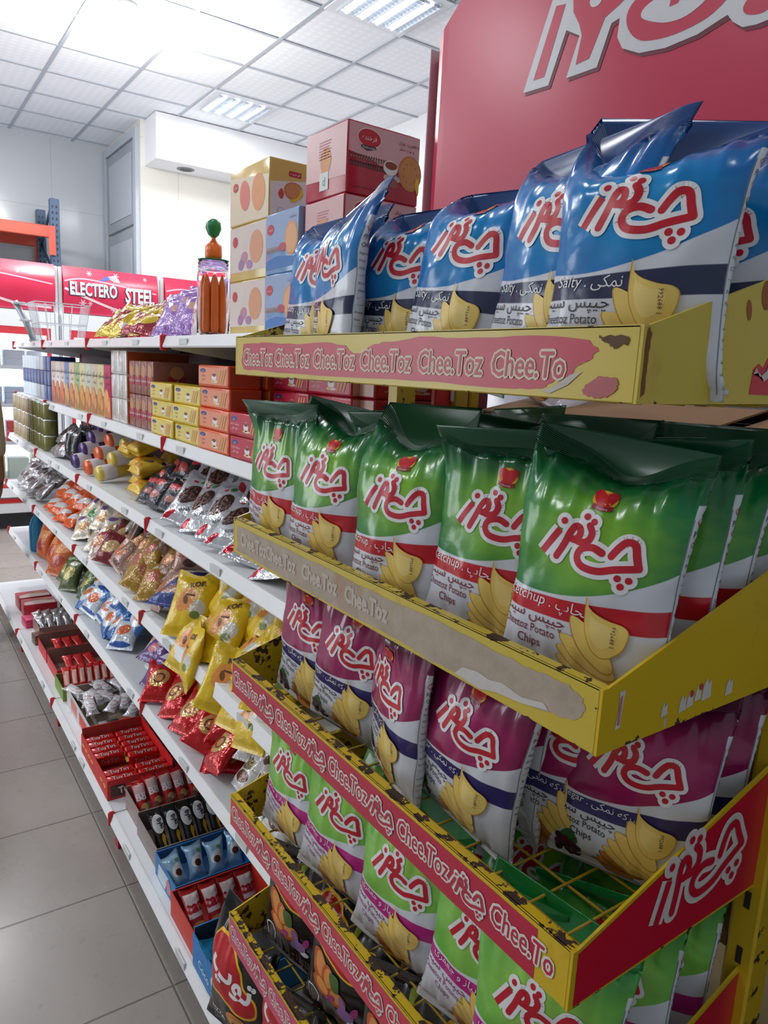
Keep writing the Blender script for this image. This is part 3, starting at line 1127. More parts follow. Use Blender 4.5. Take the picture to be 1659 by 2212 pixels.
# red header board: a sheet bowed forward, its top corner cut off
def header():
    mb = MB()
    red = NB('header_print')
    co = red.coord('Object')
    n = red.noise(3.0, 3, co)
    scr = red.step(red.noise(50, 4, co, .8), .70, .78)
    c = red.mix(n, lin((196, 34, 70)), lin((208, 52, 92)))
    c = red.mix(red.math('MULTIPLY', scr, .3), c, lin((216, 130, 150)))
    RM = red.fin(c, .3, 0, .5)
    yl, yr = 1.078, .36
    def xb(s):                     # plan curve of the sheet
        e = max(0, .05 - s) / .05
        return .792 + .030 * e * e - .012 * math.sin(PI * min(1, s / .72))
    def top(s):
        return .520 + min(s, .16) * .62 + max(0, min(s - .16, .25)) * .42
    vs, fs = [], []
    n = 48
    for side, dx in ((0, 0), (1, .004)):
        for i in range(n + 1):
            s = (yl - yr) * i / n
            for z in (.12, top(s)):
                vs.append((xb(s) + dx, yl - s, Z(z)))
    o = 2 * (n + 1)
    for i in range(n):
        a = 2 * i
        fs += [(a, a + 2, a + 3, a + 1), (o + a, o + a + 1, o + a + 3, o + a + 2), (a + 1, a + 3, o + a + 3, o + a + 1), (a, o + a, o + a + 2, a + 2)]
    fs += [(0, 1, o + 1, o), (2 * n, o + 2 * n, o + 2 * n + 1, 2 * n + 1)]
    mb.add(vs, fs, RM, smooth=False)
    wt, dk = pm((216, 216, 220), .35), pm((110, 22, 48), .4)
    A = Art()
    sgn = pm((202, 40, 76), .35)
    big = [(.295, .386), (.249, .278), (.298, .275), (.323, .335), (.347, .321), (.33, .275), (.381, .274), (.398, .319), (.41, .321), (.409, .30), (.418, .285), (.444, .272), (.48, .267), (.52, .269), (.554, .278), (.561, .269), (.573, .26), (.588, .258), (.605, .259), (.617, .269), (.614, .285), (.60, .33), (.56, .40), (.42, .42), (.317, .42)]
    A.poly([(p[0] + .004, p[1] - .005) for p in big], dk, 0)
    A.poly(big, wt, 1)
    for pts, mm, ly, cl in (
        ([(.301, .371), (.268, .289), (.289, .288), (.318, .368)], sgn, 2, 0),
        ([(.329, .382), (.333, .353), (.345, .335), (.351, .32), (.345, .287), (.367, .288), (.387, .329), (.407, .336), (.428, .347), (.373, .381)], sgn, 2, 0),
        ([(.36, .354), (.365, .348), (.374, .347), (.379, .352), (.369, .359), (.362, .359)], wt, 3, 1),
        ([(.45, .339), (.43, .333), (.421, .322), (.423, .307), (.436, .291), (.455, .282), (.492, .278), (.531, .283), (.554, .297), (.557, .306), (.54, .335), (.49, .36)], sgn, 2, 1),
        ([(.471, .327), (.447, .321), (.442, .312), (.455, .303), (.479, .294), (.504, .293), (.526, .302), (.529, .314), (.499, .326)], wt, 3, 1),
        ([(.48, .31), (.482, .321), (.495, .317), (.491, .31)], sgn, 4, 0),
        ([(.571, .279), (.575, .272), (.586, .268), (.596, .268), (.603, .274), (.599, .285), (.588, .289), (.576, .287)], sgn, 2, 1)):
        A.poly(crom(pts, 4, True) if cl else pts, mm, ly)
    A.clip(lambda a, z: .01 < a < .715 and z + .12 < top(a) - .004)
    A = A.fine(.02)
    for (l, m, v, t) in A.items:
        mb.add([(xb(p[0]) - .0006 - .0003 * l, yl - p[0], Z(.12 + p[1])) for p in v], t, m)
    # folded left edge strip, its reflective highlight put into the pale colour
    mb.box(.800, .834, 1.0775, 1.081, Z(.12), Z(.535), pm((222, 204, 208), .25), .001)
    return mb
rk(header(), 'header_board')

# ------------------------------------------------------------------ crisp bags
BAGS = {}
for fl in ('blue', 'green', 'purple', 'lime', 'black', 'dark'):
    art = bag_art(fl).fine(.0045)
    fm, sm = bag_mat(fl), seal_mat(fl)
    if fl in ('purple', 'lime'):
        sm2 = pm((222, 224, 228), .28)
    else:
        sm2 = sm if fl in ('black', 'dark') else pm((214, 218, 224), .28)
    var = []
    if fl == 'blue':
        KW = (dict(ear=.018, curl=.010, bend=.012, drop=.040, dropy=.050, tilt=.006), dict(ear=.03, curl=-.012, bend=.010, drop=.022, dropy=.03, tilt=.014), dict(ear=.050, curl=.012, bend=.012, drop=.050, dropy=.045, tilt=-.016, fold=.01))
    else:
        KW = (dict(ear=.036, curl=.012, bend=.016, fold=.008, tilt=-.006), dict(ear=.020, curl=-.016, bend=-.012, tilt=.012, fold=.01), dict(ear=.052, curl=.024, bend=.026, fold=-.012, tilt=.006))
    for k, kw in enumerate(KW):
        mm = bag_meshes('chip_bag', fm, sm, art, BAG_W, BAG_H, (.030, .027, .032)[k], 11 * k + len(fl), **kw)
        mm[2].materials.clear()
        mm[2].materials.append(sm2)
        var.append(mm)
    BAGS[fl] = var
def crisp(fl, k, x, y, tray, deg, lean, roll, label, group=None, s=1.0, dz=0.0, name='chip_bag'):
    o = put_bag(name, BAGS[fl][k], (x, y, Z(FLOORS[tray]) + .004 + dz), math.radians(-90 + deg), lean, roll, s)
    tag(o, label, 'bag of crisps' if fl not in ('black', 'dark') else 'bag of snacks', group)
    return o
FLN = {'blue': 'blue salted crisp bag', 'green': 'green ketchup crisp bag', 'purple': 'purple vinegar crisp bag', 'lime': 'light green onion crisp bag'}
def front(fl, tray, rows, where):
    for i, r in enumerate(rows):
        k, x, y, deg, lean, roll, lab = r[:7]
        crisp(fl, k, x, y, tray, deg, lean, roll, lab, 'front row of ' + FLN[fl] + 's')
# top tray, blue
T1 = 'on the top tray of the yellow rack'
front('blue', 0, [
    (1, .585, 1.060, 10, -.06, .10, 'smallest-looking blue salted crisp bag at the far left end of the top tray'),
    (1, .560, .955, -12, -.02, .07, 'blue crisp bag turned to show its white back panel, second from left on top tray'),
    (0, .600, .855, 10, -.05, .10, 'blue salted crisp bag third from left on the top tray, beside the turned one'),
    (0, .572, .705, 6, -.10, .16, 'wide blue salted crisp bag leaning right in the middle of the top tray'),
    (1, .570, .545, 0, -.05, .10, 'blue salted crisp bag with tall dark top corner, second from right on top tray'),
    (2, .572, .448, 15, -.04, .04, 'biggest blue salted crisp bag with pointed left ear at right end of top tray'),
], T1)
crisp('blue', 1, .69, .465, 0, 14, -.08, .02, 'blue crisp bag cut by the right edge behind the biggest blue bag')
crisp('blue', 1, .665, .625, 0, 4, -.12, .02, 'blue crisp bag half hidden between the leaning bag and the tall-cornered bag')
crisp('blue', 1, .675, .93, 0, 4, -.14, .02, 'blue crisp bag mostly hidden behind the third blue bag on the top tray')
# second tray, green
front('green', 1, [
    (1, .545, 1.105, 6, -.02, .10, 'green ketchup crisp bag at far left of second tray in crackled clear film'),
    (0, .552, .945, 12, -.03, .06, 'green ketchup crisp bag second from left with bent top on second tray'),
    (2, .548, .742, 14, -.02, .02, 'green ketchup crisp bag with sagging silver-edged top in middle of second tray'),
    (1, .570, .600, 16, -.05, .08, 'green ketchup crisp bag second from right in the front row of second tray'),
    (0, .566, .458, 16, -.04, .05, 'largest green ketchup crisp bag at the right front corner of second tray'),
], '')
for j, (xx, nm) in enumerate(((.650, 'directly behind'), (.718, 'two places behind'), (.775, 'three places behind'))):
    crisp('green', (1, 2, 1)[j], xx, .466 + .002 * j, 1, 10, -.05, .03, 'green ketchup crisp bag %s the largest green bag at the right corner' % nm)
for j, (yy, nm) in enumerate(((.60, 'second-from-right green bag'), (.765, 'sagging-topped green bag'), (.925, 'second-from-left green bag'))):
    crisp('green', (2, 0, 1)[j], .660, yy - .02, 1, 8, -.04, .02, 'green ketchup crisp bag in second row directly behind the %s' % nm)
    crisp('green', (1, 2, 0)[j], .745, yy + .005, 1, 2, -.06, -.04, 'green ketchup crisp bag in third row behind the %s' % nm)
crisp('green', 1, .585, .842, 1, 10, -.12, .05, 'green ketchup crisp bag wedged low between the second and the sagging-topped bags')
# third tray, purple
front('purple', 2, [
    (1, .585, 1.040, 8, .02, .12, 'purple vinegar crisp bag at far left of third tray'),
    (0, .590, .915, 14, .02, .12, 'purple vinegar crisp bag second from left, grapes showing at its left edge'),
    (1, .580, .775, -14, .02, .12, 'purple crisp bag third from left turned so its grey text panel shows'),
    (0, .590, .640, 4, .03, .16, 'purple vinegar crisp bag leaning right in the middle of third tray'),
    (1, .668, .545, 18, .02, .06, 'purple vinegar crisp bag under the corner of the second tray, grapes at left'),
    (0, .690, .462, 24, .0, .03, 'large purple vinegar crisp bag at right end of third tray with full grape cluster'),
], '')
crisp('purple', 1, .675, .640, 2, -20, 0, .1, 'purple crisp bag with white back squeezed behind the leaning purple bag')
crisp('purple', 1, .775, .470, 2, 16, -.02, .02, 'purple crisp bag at right edge behind the full-grape bag')
crisp('purple', 1, .70, .80, 2, 4, 0, .05, 'purple crisp bag in back row behind the third purple bag')
crisp('purple', 2, .70, .97, 2, 4, 0, .05, 'purple crisp bag in back row behind the two leftmost purple bags')
# fourth tray, light green
front('lime', 3, [
    (1, .565, 1.050, 6, .0, .12, 'light green onion crisp bag at far left of fourth tray'),
    (1, .572, .905, 12, .0, .12, 'light green onion crisp bag second from left on fourth tray'),
    (0, .575, .735, 12, .0, .10, 'light green onion crisp bag third from left with crumpled white foot'),
    (1, .585, .575, 14, .0, .10, 'light green onion crisp bag below the lettered third-tray strip, fourth from left'),
    (0, .575, .465, 20, .0, .03, 'light green onion crisp bag under the red corner of the third tray'),
], '')
for j, (xx, yy, lean) in enumerate(((.675, .605, -.66), (.670, .475, -.64), (.675, .765, -.66), (.675, .93, -.64))):
    crisp('lime' if j > 3 else 'green', (1, 0, 1, 0)[j], xx - .03, yy, 3, 14, lean, .02, ('green crisp bag with heart emblem lying back under the wire mesh, second from corner', 'green crisp bag lying back under the wire mesh in the near corner', 'green crisp bag lying back under the wire mesh below the leaning purple bag', 'green crisp bag lying back under the wire mesh below the second purple bag')[j], dz=.03)
crisp('lime', 1, .680, .468, 3, 16, -.05, 0, 'light green onion crisp bag behind the corner bag, seen under the red side plate')
crisp('lime', 1, .762, .470, 3, 14, -.05, 0, 'rearmost light green onion crisp bag beside the worn yellow post')
# fifth and sixth trays, black
for k, x, y, deg, roll, tr, lab in (
    (1, .580, 1.045, 16, .10, 4, 'black roasted pepper snack bag at far left of fifth tray, red label showing'),
    (0, .580, .880, 16, .12, 4, 'black snack bag second from left on fifth tray with pink onion print'),
    (1, .585, .720, 16, .08, 4, 'black snack bag third from left on fifth tray'),
    (0, .600, .560, 16, .06, 4, 'black snack bag seen through wire mesh near bottom edge of photo'),
    (1, .690, .780, 8, .02, 4, 'black snack bag in the back row of fifth tray'),
    (1, .560, 1.020, 14, .06, 5, 'black snack bag with red label low in the bottom tray under the pink strip'),
    (0, .565, .860, 14, .06, 5, 'black snack bag second from left in the bottom tray')):
    crisp('black' if tr == 4 else 'dark', k, x, y, tr, deg, 0, roll, lab)
# ================================================================== white gondola shelving
GW = pm((222, 225, 228), .38, 0, .03, 8)
GWL = pm((232, 234, 236), .3, 0, .03, 8)
PLUM = pm((84, 34, 46), .55, 0, .1, 6)
BRK = pm((196, 30, 40), .35)
GY = [1.205, 2.12, 3.03, 3.94, 4.85]
# front x, surface z, back x
SH = [(.690, .072), (.690, -.217), (.640, -.455), (.620, -.738), (.620, -1.030), (.520, -1.372)]
XB = 1.05
GD = empty('shelving_unit', (.85, 3.0, 0))
tag(GD, 'long white gondola shelving with red bracket caps along the aisle', 'shelves')
def gd(mb, name, parent=GD):
    o = mb.build(name, parent)
    if parent is GD:
        o.matrix_parent_inverse = Matrix.Translation((-.85, -3.0, 0))
    return o
for bay in range(4):
    y0, y1 = GY[bay], GY[bay + 1]
    q = MB()
    q.box(XB, XB + .018, y0 + .012, y1 - .012, .09, Z(.065), PLUM)
    gd(q, 'back_panel')
    for i, (xf, zs) in enumerate(SH):
        q = MB()
        q.box(xf + .004, XB - .001, y0 + .003, y1 - .003, Z(zs) - .018, Z(zs), GW, .001)
        s = gd(q, 'shelf')
        q = MB()
        lip = .030 if i else .027
        pts = [(xf - .010, Z(zs) - lip - .004), (xf + .003, Z(zs) - lip - .004), (xf + .003, Z(zs) + .001), (xf - .002, Z(zs) + .001), (xf - .012, Z(zs) - lip)]
        q.prism(pts, 1, y0 + .008, y1 - .008, GWL)
        rr = random.Random(bay * 10 + i)
        for k in range(2):
            yy = y0 + .06 + .42 * k + rr.uniform(0, .30)
            q.box(xf - .0125, xf - .0085, yy, yy + .06, Z(zs) - lip + .004, Z(zs) - .008, pm((210, 214, 214), .5))
        q.build('price_rail', s)
for yy in GY:
    q = MB()
    q.box(XB - .004, XB + .034, yy - .018, yy + .018, 0, Z(.16 if yy < 4.8 else .10), pm((112, 40, 50), .5))
    gd(q, 'upright')
    for i, (xf, zs) in enumerate(SH):
        if yy == GY[0]:
            pass
        q = MB()
        q.box(xf - .016, xf + .004, yy - .007, yy + .007, Z(zs) - .040, Z(zs) + .006, BRK, .004)
        q.prism([(xf + .004, Z(zs) - .019), (XB, Z(zs) - .019), (XB, Z(zs) - .075), (xf + .02, Z(zs) - .035)], 1, yy - .0015, yy + .0015, GW)
        gd(q, 'shelf_bracket')
    q = MB()
    q.prism([(.528, 0), (1.05, 0), (1.05, Z(-1.39)), (.528, Z(-1.39))], 1, yy - .016, yy + .016, pm((178, 30, 42), .4))
    gd(q, 'foot')
q = MB()
q.box(.60, .615, GY[0], GY[-1], 0, Z(-1.392), pm((196, 196, 196), .5))
gd(q, 'kick_plate')

# ------------------------------------------------------------------ small packs
def foil(name, base, blobs=(), band=None, ends=None, rough=.28, metal=0.0, bump=.35, bs=38):
    """film pack: base colour, elliptical printed shapes, optional cross bands and end colour (UV 0..1)"""
    b = NB(name)
    uv = b.xyz(b.coord('UV'))
    u = b.math('SUBTRACT', b.math('MULTIPLY', b.math('SUBTRACT', uv[0], .5), 2.0), 0.0)   # front spans about -0.5..0.5
    v = uv[1]
    c = lin(base)
    if band:
        for lo, hi, col in band:
            k = b.math('MULTIPLY', b.step(v, lo - .004, lo + .004), b.step(v, hi + .004, hi - .004))
            c = b.mix(k, c, lin(col))
    nz = b.math('MULTIPLY', b.math('SUBTRACT', b.noise(16, 3, b.coord('UV')), .5), .35)
    for cu, cv, ru, rv, rot, col in blobs:
        cr, sr = math.cos(rot), math.sin(rot)
        du, dv = b.math('SUBTRACT', u, cu), b.math('SUBTRACT', v, cv)
        p = b.math('DIVIDE', b.math('ADD', b.math('MULTIPLY', du, cr), b.math('MULTIPLY', dv, sr)), ru)
        q = b.math('DIVIDE', b.math('SUBTRACT', b.math('MULTIPLY', dv, cr), b.math('MULTIPLY', du, sr)), rv)
        d = b.math('ADD', b.math('ADD', b.math('MULTIPLY', p, p), b.math('MULTIPLY', q, q)), nz)
        c = b.mix(b.step(d, 1.04, .96), c, lin(col))
    if ends:
        e = b.math('MINIMUM', v, b.math('SUBTRACT', 1.0, v))
        c = b.mix(b.step(e, .075, .06), c, lin(ends))
    if bump:
        b.bump(b.noise(bs, 3, b.coord('Object'), .6), bump, .006)
    return b.fin(c, rough, metal, .6)

def small_bag(name, mat, W, H, B, seed, art=None, ns=32, nt=22, **kw):
    k = dict(ear=.004, curl=.004, dent=.004, wr=.0016, seal=.08, fat=.42)
    k.update(kw)
    P, ts, nsl = bag_grid(W, H, B, seed, ns, nt, **k)
    mb = MB()
    vs, uv, fs = [], [], []
    n1 = ns + 1
    for j in range(nt + 1):
        for i in range(n1):
            vs.append(tuple(P[j, i % ns]))
            uv.append((i / ns, float(ts[j]) + 1e-6))
    for j in range(nt):
        for i in range(ns):
            fs.append((j * n1 + i, j * n1 + i + 1, (j + 1) * n1 + i + 1, (j + 1) * n1 + i))
    mb.add(vs, fs, mat, uv, True)
    if art:
        for (l, m, v, t) in art.fine(.012).items:
            q = v.copy()
            q[:, 1] /= H
            p, n = surf(P, ts, W, q)
            p = p + n * (.0009 + .0003 * l)
            mb.add([tuple(x) for x in p], t, m, smooth=True)
    me = mb.build(name, mesh_only=True)
    # put the origin at the middle of the back face so the pack lies on its back when flat
    return me

def lay(name, me, loc, rot, label, cat, group=None, s=1.0):
    o = link(name, me)
    o.location = loc
    o.rotation_euler = Euler(rot, 'XYZ')
    o.scale = (s, s, s)
    tag(o, label, cat, group)
    return o

def pack_mesh(name, L, D, H, m, art=None, sm=None, bev=.004, top=None, sart=None):
    """wrapped block; front faces -Y, origin at bottom centre"""
    mb = MB()
    mb.box(-L / 2, L / 2, -D / 2, D / 2, 0, H, m, bev, seg=2)
    if sm:
        mb.box(-L / 2 - .0012, -L / 2 + .0006, -D / 2 + bev, D / 2 - bev, bev, H - bev, sm)
        mb.box(L / 2 - .0006, L / 2 + .0012, -D / 2 + bev, D / 2 - bev, bev, H - bev, sm)
    if art:
        decal(mb, art, (0, -D / 2, 0), (1, 0, 0), (0, 0, 1), .0004, .0002)
    if sart:
        decal(mb, sart, (L / 2 + .0012, 0, 0), (0, 1, 0), (0, 0, 1), .0004, .0002)
    if top:
        decal(mb, top, (0, 0, H), (1, 0, 0), (0, 1, 0), .0004, .0002)
    return mb.build(name, mesh_only=True)

R90 = -PI / 2
# ================================================================== top shelf
z1 = Z(.0725)
def carton_art(kind, W, H):
    A = Art()
    wt = pm((236, 230, 224), .3)
    rd = pm((196, 30, 46), .3)
    if kind == 'red':
        A.poly([(-W / 2 + .002, .072), (-.03, .066), (-.01, .058), (.012, .062), (W / 2 - .002, .05), (W / 2 - .002, H - .003), (-W / 2 + .002, H - .003)], pm((222, 168, 172), .3, 0, .05), 1)
        A.ell(-.036, .100, .027, .017, wt, 3)
        A.ell(-.036, .100, .0255, .0155, rd, 4)
        A.text(persian('فرخنده'), -.036, .0965, .0085, wt, 5, res=3)
        A.poly([(-.055, .083), (-.04, .078), (-.02, .083), (-.022, .087), (-.052, .087)], pm((66, 44, 44), .4), 5)
        A.text('Farkhondeh', -.037, .0815, .0042, wt, 6, res=1)
        bg = pm((140, 104, 92), .4)
        for k in range(15):                # arcaded bridge drawing
            xx = -W / 2 + .006 + .0056 * k
            for yy, h in ((.061, .009), (.048, .010)):
                A.rect(xx, yy, xx + .0036, yy + h * .8, bg if yy > .05 else pm((92, 70, 70), .4), 3)
                A.ell(xx + .0018, yy + h * .8, .0018, .002, bg if yy > .05 else pm((92, 70, 70), .4), 3, n=8)
        ck = pm((206, 128, 76), .5)
        A.ell(.060, .056, .028, .032, ck, 3)
        A.ell(.060, .056, .024, .028, pm((214, 142, 88), .5), 4)
        for k in range(9):
            A.ell(.060 + .016 * math.cos(k * .7), .056 + .018 * math.sin(k * .7), .0015, .0015, pm((170, 98, 54), .5), 5, n=6)
        A.ell(.014, .058, .017, .013, wt, 5)
        A.ell(.015, .062, .014, .007, pm((150, 62, 40), .3), 6)
        A.ell(.018, .040, .020, .0075, pm((206, 176, 170), .35), 4)
        A.ell(.020, .032, .012, .009, pm((170, 90, 90), .35), 5)
        A.poly(crom([(.075, .030), (.074, .046), (.082, .050), (.082, .020)], 4, True), pm((240, 190, 60), .4), 6)
        A.text(persian('با طعم پرتقال'), .055, .104, .0055, pm((110, 70, 50)), 5, res=2)
        A.text(persian('و نوت شکر'), .05, .094, .0055, pm((110, 70, 50)), 5, res=2)
        A.text(persian('بیسکویت سبوسدار با طعم پرتقال'), -.045, .012, .0035, pm((90, 20, 40)), 5, res=1)
    elif kind == 'yellow':
        A.poly([(-W / 2 + .002, .003), (W / 2 - .002, .003), (W / 2 - .002, .09), (-W / 2 + .002, .075)], pm((238, 230, 218), .3, 0, .04), 1)
        A.rect(-.008, .092, .022, .103, rd, 3)
        A.text(persian('فرخنده'), .007, .095, .006, wt, 4, res=2)
        A.ell(.004, .062, .024, .019, pm((214, 128, 72), .5), 3)
        A.ell(.004, .063, .020, .015, pm((222, 150, 92), .5), 4)
        A.stroke(crom([(.0, .042), (.012, .046), (.022, .058), (.024, .066)], 4), .007, pm((244, 206, 60), .4), 6)
        A.poly(crom([(-.034, .052), (-.026, .064), (-.02, .052), (-.026, .042)], 4, True), pm((214, 80, 60), .4), 5)
        A.ell(-.027, .018, .008, .006, GREYINK, 2)
        A.ell(-.027, .018, .0072, .0052, pm((238, 230, 218), .3), 3)
        A.rect(-.002, .006, .016, .024, pm((206, 232, 226), .4), 3)
        A.text('d', .007, .010, .011, pm((40, 120, 110), .4), 4)
    elif kind == 'blue':
        A.poly([(-W / 2 + .002, .05), (W / 2 - .002, .055), (W / 2 - .002, H - .003), (-W / 2 + .002, H - .003)], pm((150, 170, 206), .3, 0, .05), 1)
        A.ell(-.052, .092, .016, .011, rd, 3)
        A.text(persian('فرخنده'), -.052, .0895, .0055, wt, 4, res=2)
        A.ell(.045, .066, .030, .034, pm((216, 150, 100), .5), 3)
        A.ell(.045, .066, .025, .028, pm((226, 168, 118), .5), 4)
        A.ell(.006, .052, .018, .009, pm((170, 60, 80), .4), 4)
        for k in range(10):
            A.rect(-.07 + .007 * k, .045, -.066 + .007 * k, .056, pm((180, 140, 120), .4), 3)
        A.poly([(-.07, .01), (.07, .012), (.06, .03), (-.02, .036), (-.07, .028)], pm((52, 116, 186), .3), 2)
        A.text(persian('بیسکویت'), .05, .106, .006, pm((60, 70, 110)), 5, res=2)
    elif kind == 'side_red':
        A.poly([(-W / 2 + .002, .035), (W / 2 - .002, .03), (W / 2 - .002, H - .003), (-W / 2 + .002, H - .003)], pm((220, 176, 176), .3, 0, .05), 1)
        A.ell(.0, .066, .02, .024, pm((224, 160, 110), .5), 3)
        A.rect(-.02, .014, .012, .046, pm((222, 224, 220), .4), 4)
        A.text('d', -.004, .022, .016, pm((40, 120, 110), .4), 5)
        for k in range(7):
            A.rect(-.025, .100 - .005 * k, .02 - .004 * (k % 3), .1015 - .005 * k, pm((180, 80, 100), .4), 3)
    elif kind == 'side_yellow':
        A.poly([(-W / 2 + .002, .003), (W / 2 - .002, .003), (W / 2 - .002, .09), (-W / 2 + .002, .11)], pm((232, 214, 186), .3, 0, .05), 1)
        A.ell(-.02, .062, .026, .034, pm((222, 112, 96), .4), 3, .3)
        A.ell(.05, .06, .034, .04, pm((226, 150, 96), .45), 3, .2)
        A.ell(-.07, .086, .014, .010, rd, 4)
        A.text(persian('فرخنده'), -.07, .084, .005, wt, 5, res=2)
    elif kind == 'side_fruit':
        A.poly([(-W / 2 + .002, .02), (W / 2 - .002, .02), (W / 2 - .002, H - .003), (-W / 2 + .002, H - .003)], pm((222, 206, 198), .3, 0, .05), 1)
        A.ell(-.07, .09, .014, .012, rd, 4)
        A.ell(.045, .07, .035, .036, pm((214, 150, 110), .45), 3, .2)
        A.ell(-.02, .05, .02, .014, pm((190, 130, 150), .4), 3, .3)
        A.ell(-.035, .036, .016, .012, pm((160, 110, 160), .4), 4, .3)
        A.ell(.01, .034, .016, .010, pm((170, 120, 168), .4), 4)
    return A

def carton(kind, side, rgb, L, D, H, name='biscuit_carton'):
    """faces: front (-Y) = kind, left (-X) = side"""
    mb = MB()
    b = NB(name + '_card')
    co = b.coord('Object')
    gz = b.xyz(b.coord('Generated'))[2]
    n = b.noise(10, 3, co)
    c = b.mix(n, tuple(v * .9 for v in lin(rgb)[:3]) + (1,), lin(rgb))
    b.bump(b.noise(22, 3, co, .6), .12, .004)
    m = b.fin(c, .18, 0, .6)
    mb.box(-L / 2, L / 2, -D / 2, D / 2, 0, H, m, .0025, seg=2)
    if kind:
        decal(mb, carton_art(kind, L, H), (0, -D / 2, 0), (1, 0, 0), (0, 0, 1), .0004, .0002)
    if side:
        decal(mb, carton_art(side, D, H), (-L / 2, 0, 0), (0, -1, 0), (0, 0, 1), .0004, .0002)
    return mb.build(name, mesh_only=True)
CH = .1248
meR = carton('red', 'side_red', (190, 40, 62), .165, .150, CH)
for k, lab in enumerate(('red tea-biscuit carton at the bottom of its stack behind the blue crisps', 'red tea-biscuit carton in the middle of its stack behind the blue crisps', 'topmost red tea-biscuit carton with cup and round biscuit picture')):
    lay('biscuit_carton', meR, (.813, 1.300, z1 + k * (CH + .0004)), (0, 0, .02 * (k - 1)), lab, 'carton', 'red biscuit cartons stacked behind the rack')
meB = carton('blue', 'blue', (120, 164, 212), .165, .155, CH)
for k, lab in enumerate(('lower light blue biscuit carton between red and yellow cartons', 'upper light blue biscuit carton between red and yellow cartons')):
    lay('biscuit_carton', meB, (.805, 1.462, z1 + k * (CH + .0004)), (0, 0, 0), lab, 'carton', 'light blue biscuit cartons')
meY = carton('yellow', 'side_fruit', (228, 196, 110), .110, .205, CH)
meY2 = carton('yellow', 'side_yellow', (228, 190, 100), .110, .205, CH)
for k, lab in enumerate(('lowest pale yellow biscuit carton with purple fruit, behind orange candy jar', 'middle pale yellow biscuit carton of the three-high stack', 'topmost pale yellow biscuit carton with banana picture')):
    lay('biscuit_carton', meY2 if k == 2 else meY, (.785, 1.650, z1 + k * (CH + .0004)), (0, 0, .01 * k), lab, 'carton', 'pale yellow biscuit cartons')

# clear jar of orange carrot candies with one standing on its lid
jar = empty('candy_jar', (.745, 1.900, z1))
tag(jar, 'tall clear plastic jar of orange carrot-shaped candies on the top shelf', 'jar')
b = NB('clear_plastic')
b.p.inputs['Transmission Weight'].default_value = 1.0
b.p.inputs['IOR'].default_value = 1.12
CLEAR = b.fin((0.97, 0.98, 0.98, 1), b.math('ADD', b.math('MULTIPLY', b.noise(8, 2, b.coord('Object')), .06), .03), 0, .6)
q = MB()
q.lathe([(.001, .001), (.040, .001), (.042, .006), (.042, .150), (.040, .162), (.038, .166), (.038, .190), (.036, .190), (.036, .166), (.0395, .150), (.0395, .008), (.001, .006)], (0, 0, 0), CLEAR, 28)
q.build('jar_body', jar)
q = MB()
for zz in (.168, .176, .184):
    q.lathe([(.038, zz - .002), (.0398, zz), (.038, zz + .002)], (0, 0, 0), CLEAR, 28)
q.build('jar_thread', jar)
CAR = pm((232, 112, 40), .3, 0, .12, 30)
CARG = pm((30, 130, 76), .35, 0, .1, 30)
def carrot(name, h, r):
    mb = MB()
    mb.lathe([(.001, 0), (r * .8, .002), (r, h * .12), (r * .96, h * .5), (r * .9, h * .8), (r * .55, h * .9), (r * .18, h)], (0, 0, 0), CAR, 12)
    return mb.build(name, mesh_only=True)
ca = carrot('carrot_candy', .150, .0108)
for k in range(8):
    a = k * 2 * PI / 7
    r = .0255 if k < 7 else 0
    o = lay('carrot_candy', ca, (.745 + r * math.cos(a), 1.900 + r * math.sin(a), z1 + .0065), (0, 0, a), 'orange carrot-shaped candy packed inside the clear jar', 'candy', 'carrot candies in the jar')
cs = empty('carrot_candy', (.745, 1.900, z1 + .194))
tag(cs, 'single orange carrot candy with green twisted top, standing on the candy jar', 'candy')
q = MB()
q.lathe([(.001, 0), (.020, .001), (.022, .01), (.021, .035), (.012, .042), (.006, .05), (.005, .056)], (0, 0, 0), CAR, 14)
q.build('wrapped_body', cs)
q = MB()
q.lathe([(.004, .054), (.014, .062), (.021, .078), (.019, .092), (.010, .100), (.002, .102)], (0, 0, 0), CARG, 7)
q.build('green_twist', cs)
q = MB()
q.lathe([(.001, -.002), (.039, -.002), (.040, 0), (.001, 0)], (0, 0, 0), CARG, 20)
q.build('lid_disc', cs)
# ================================================================== second shelf: wrapped biscuits
def biscuit_art(L, H, panel, cup, txt, lines, label=None):
    A = Art()
    A.rect(-L / 2 + .006, .006, L / 2 - .006, H - .006, panel, 1)
    A.ell(-L * .32, H * .74, L * .10, H * .10, pm((52, 66, 130), .35), 2)
    A.text(persian('مینو'), -L * .32, H * .69, H * .09, WHITE, 3, res=2)
    for k, s in enumerate(lines):
        A.text(persian(s), -L * .30, H * (.48 - .19 * k), H * .10, txt, 2, res=2)
    A.ell(L * .06, H * .46, L * .075, H * .20, WHITE, 2)
    A.ell(L * .06, H * .56, L * .062, H * .08, cup, 3)
    A.ell(L * .07, H * .26, L * .11, H * .06, pm((236, 220, 204), .35), 2)
    ck = pm((216, 158, 92), .45)
    for k in range(3):
        A.stroke([(L * (.20 + .07 * k), H * .22), (L * (.27 + .07 * k), H * .74)], L * .034, ck, 3 + k)
    A.ell(L * .02, H * .28, L * .03, H * .07, pm((240, 190, 70), .4), 4)
    return A
def row_packs(name, me, xs, ys, zs, zstep, n, labels, group, jit=.004, rz=R90, seed=1):
    rr = random.Random(seed)
    for k in range(n):
        lay(name, me, (xs + rr.uniform(-jit, jit), ys + rr.uniform(-jit, jit), zs + k * zstep), (0, 0, rz + rr.uniform(-.02, .02)), labels[k] if isinstance(labels, (list, tuple)) else labels, 'biscuits', group)
z2 = Z(-.2165)
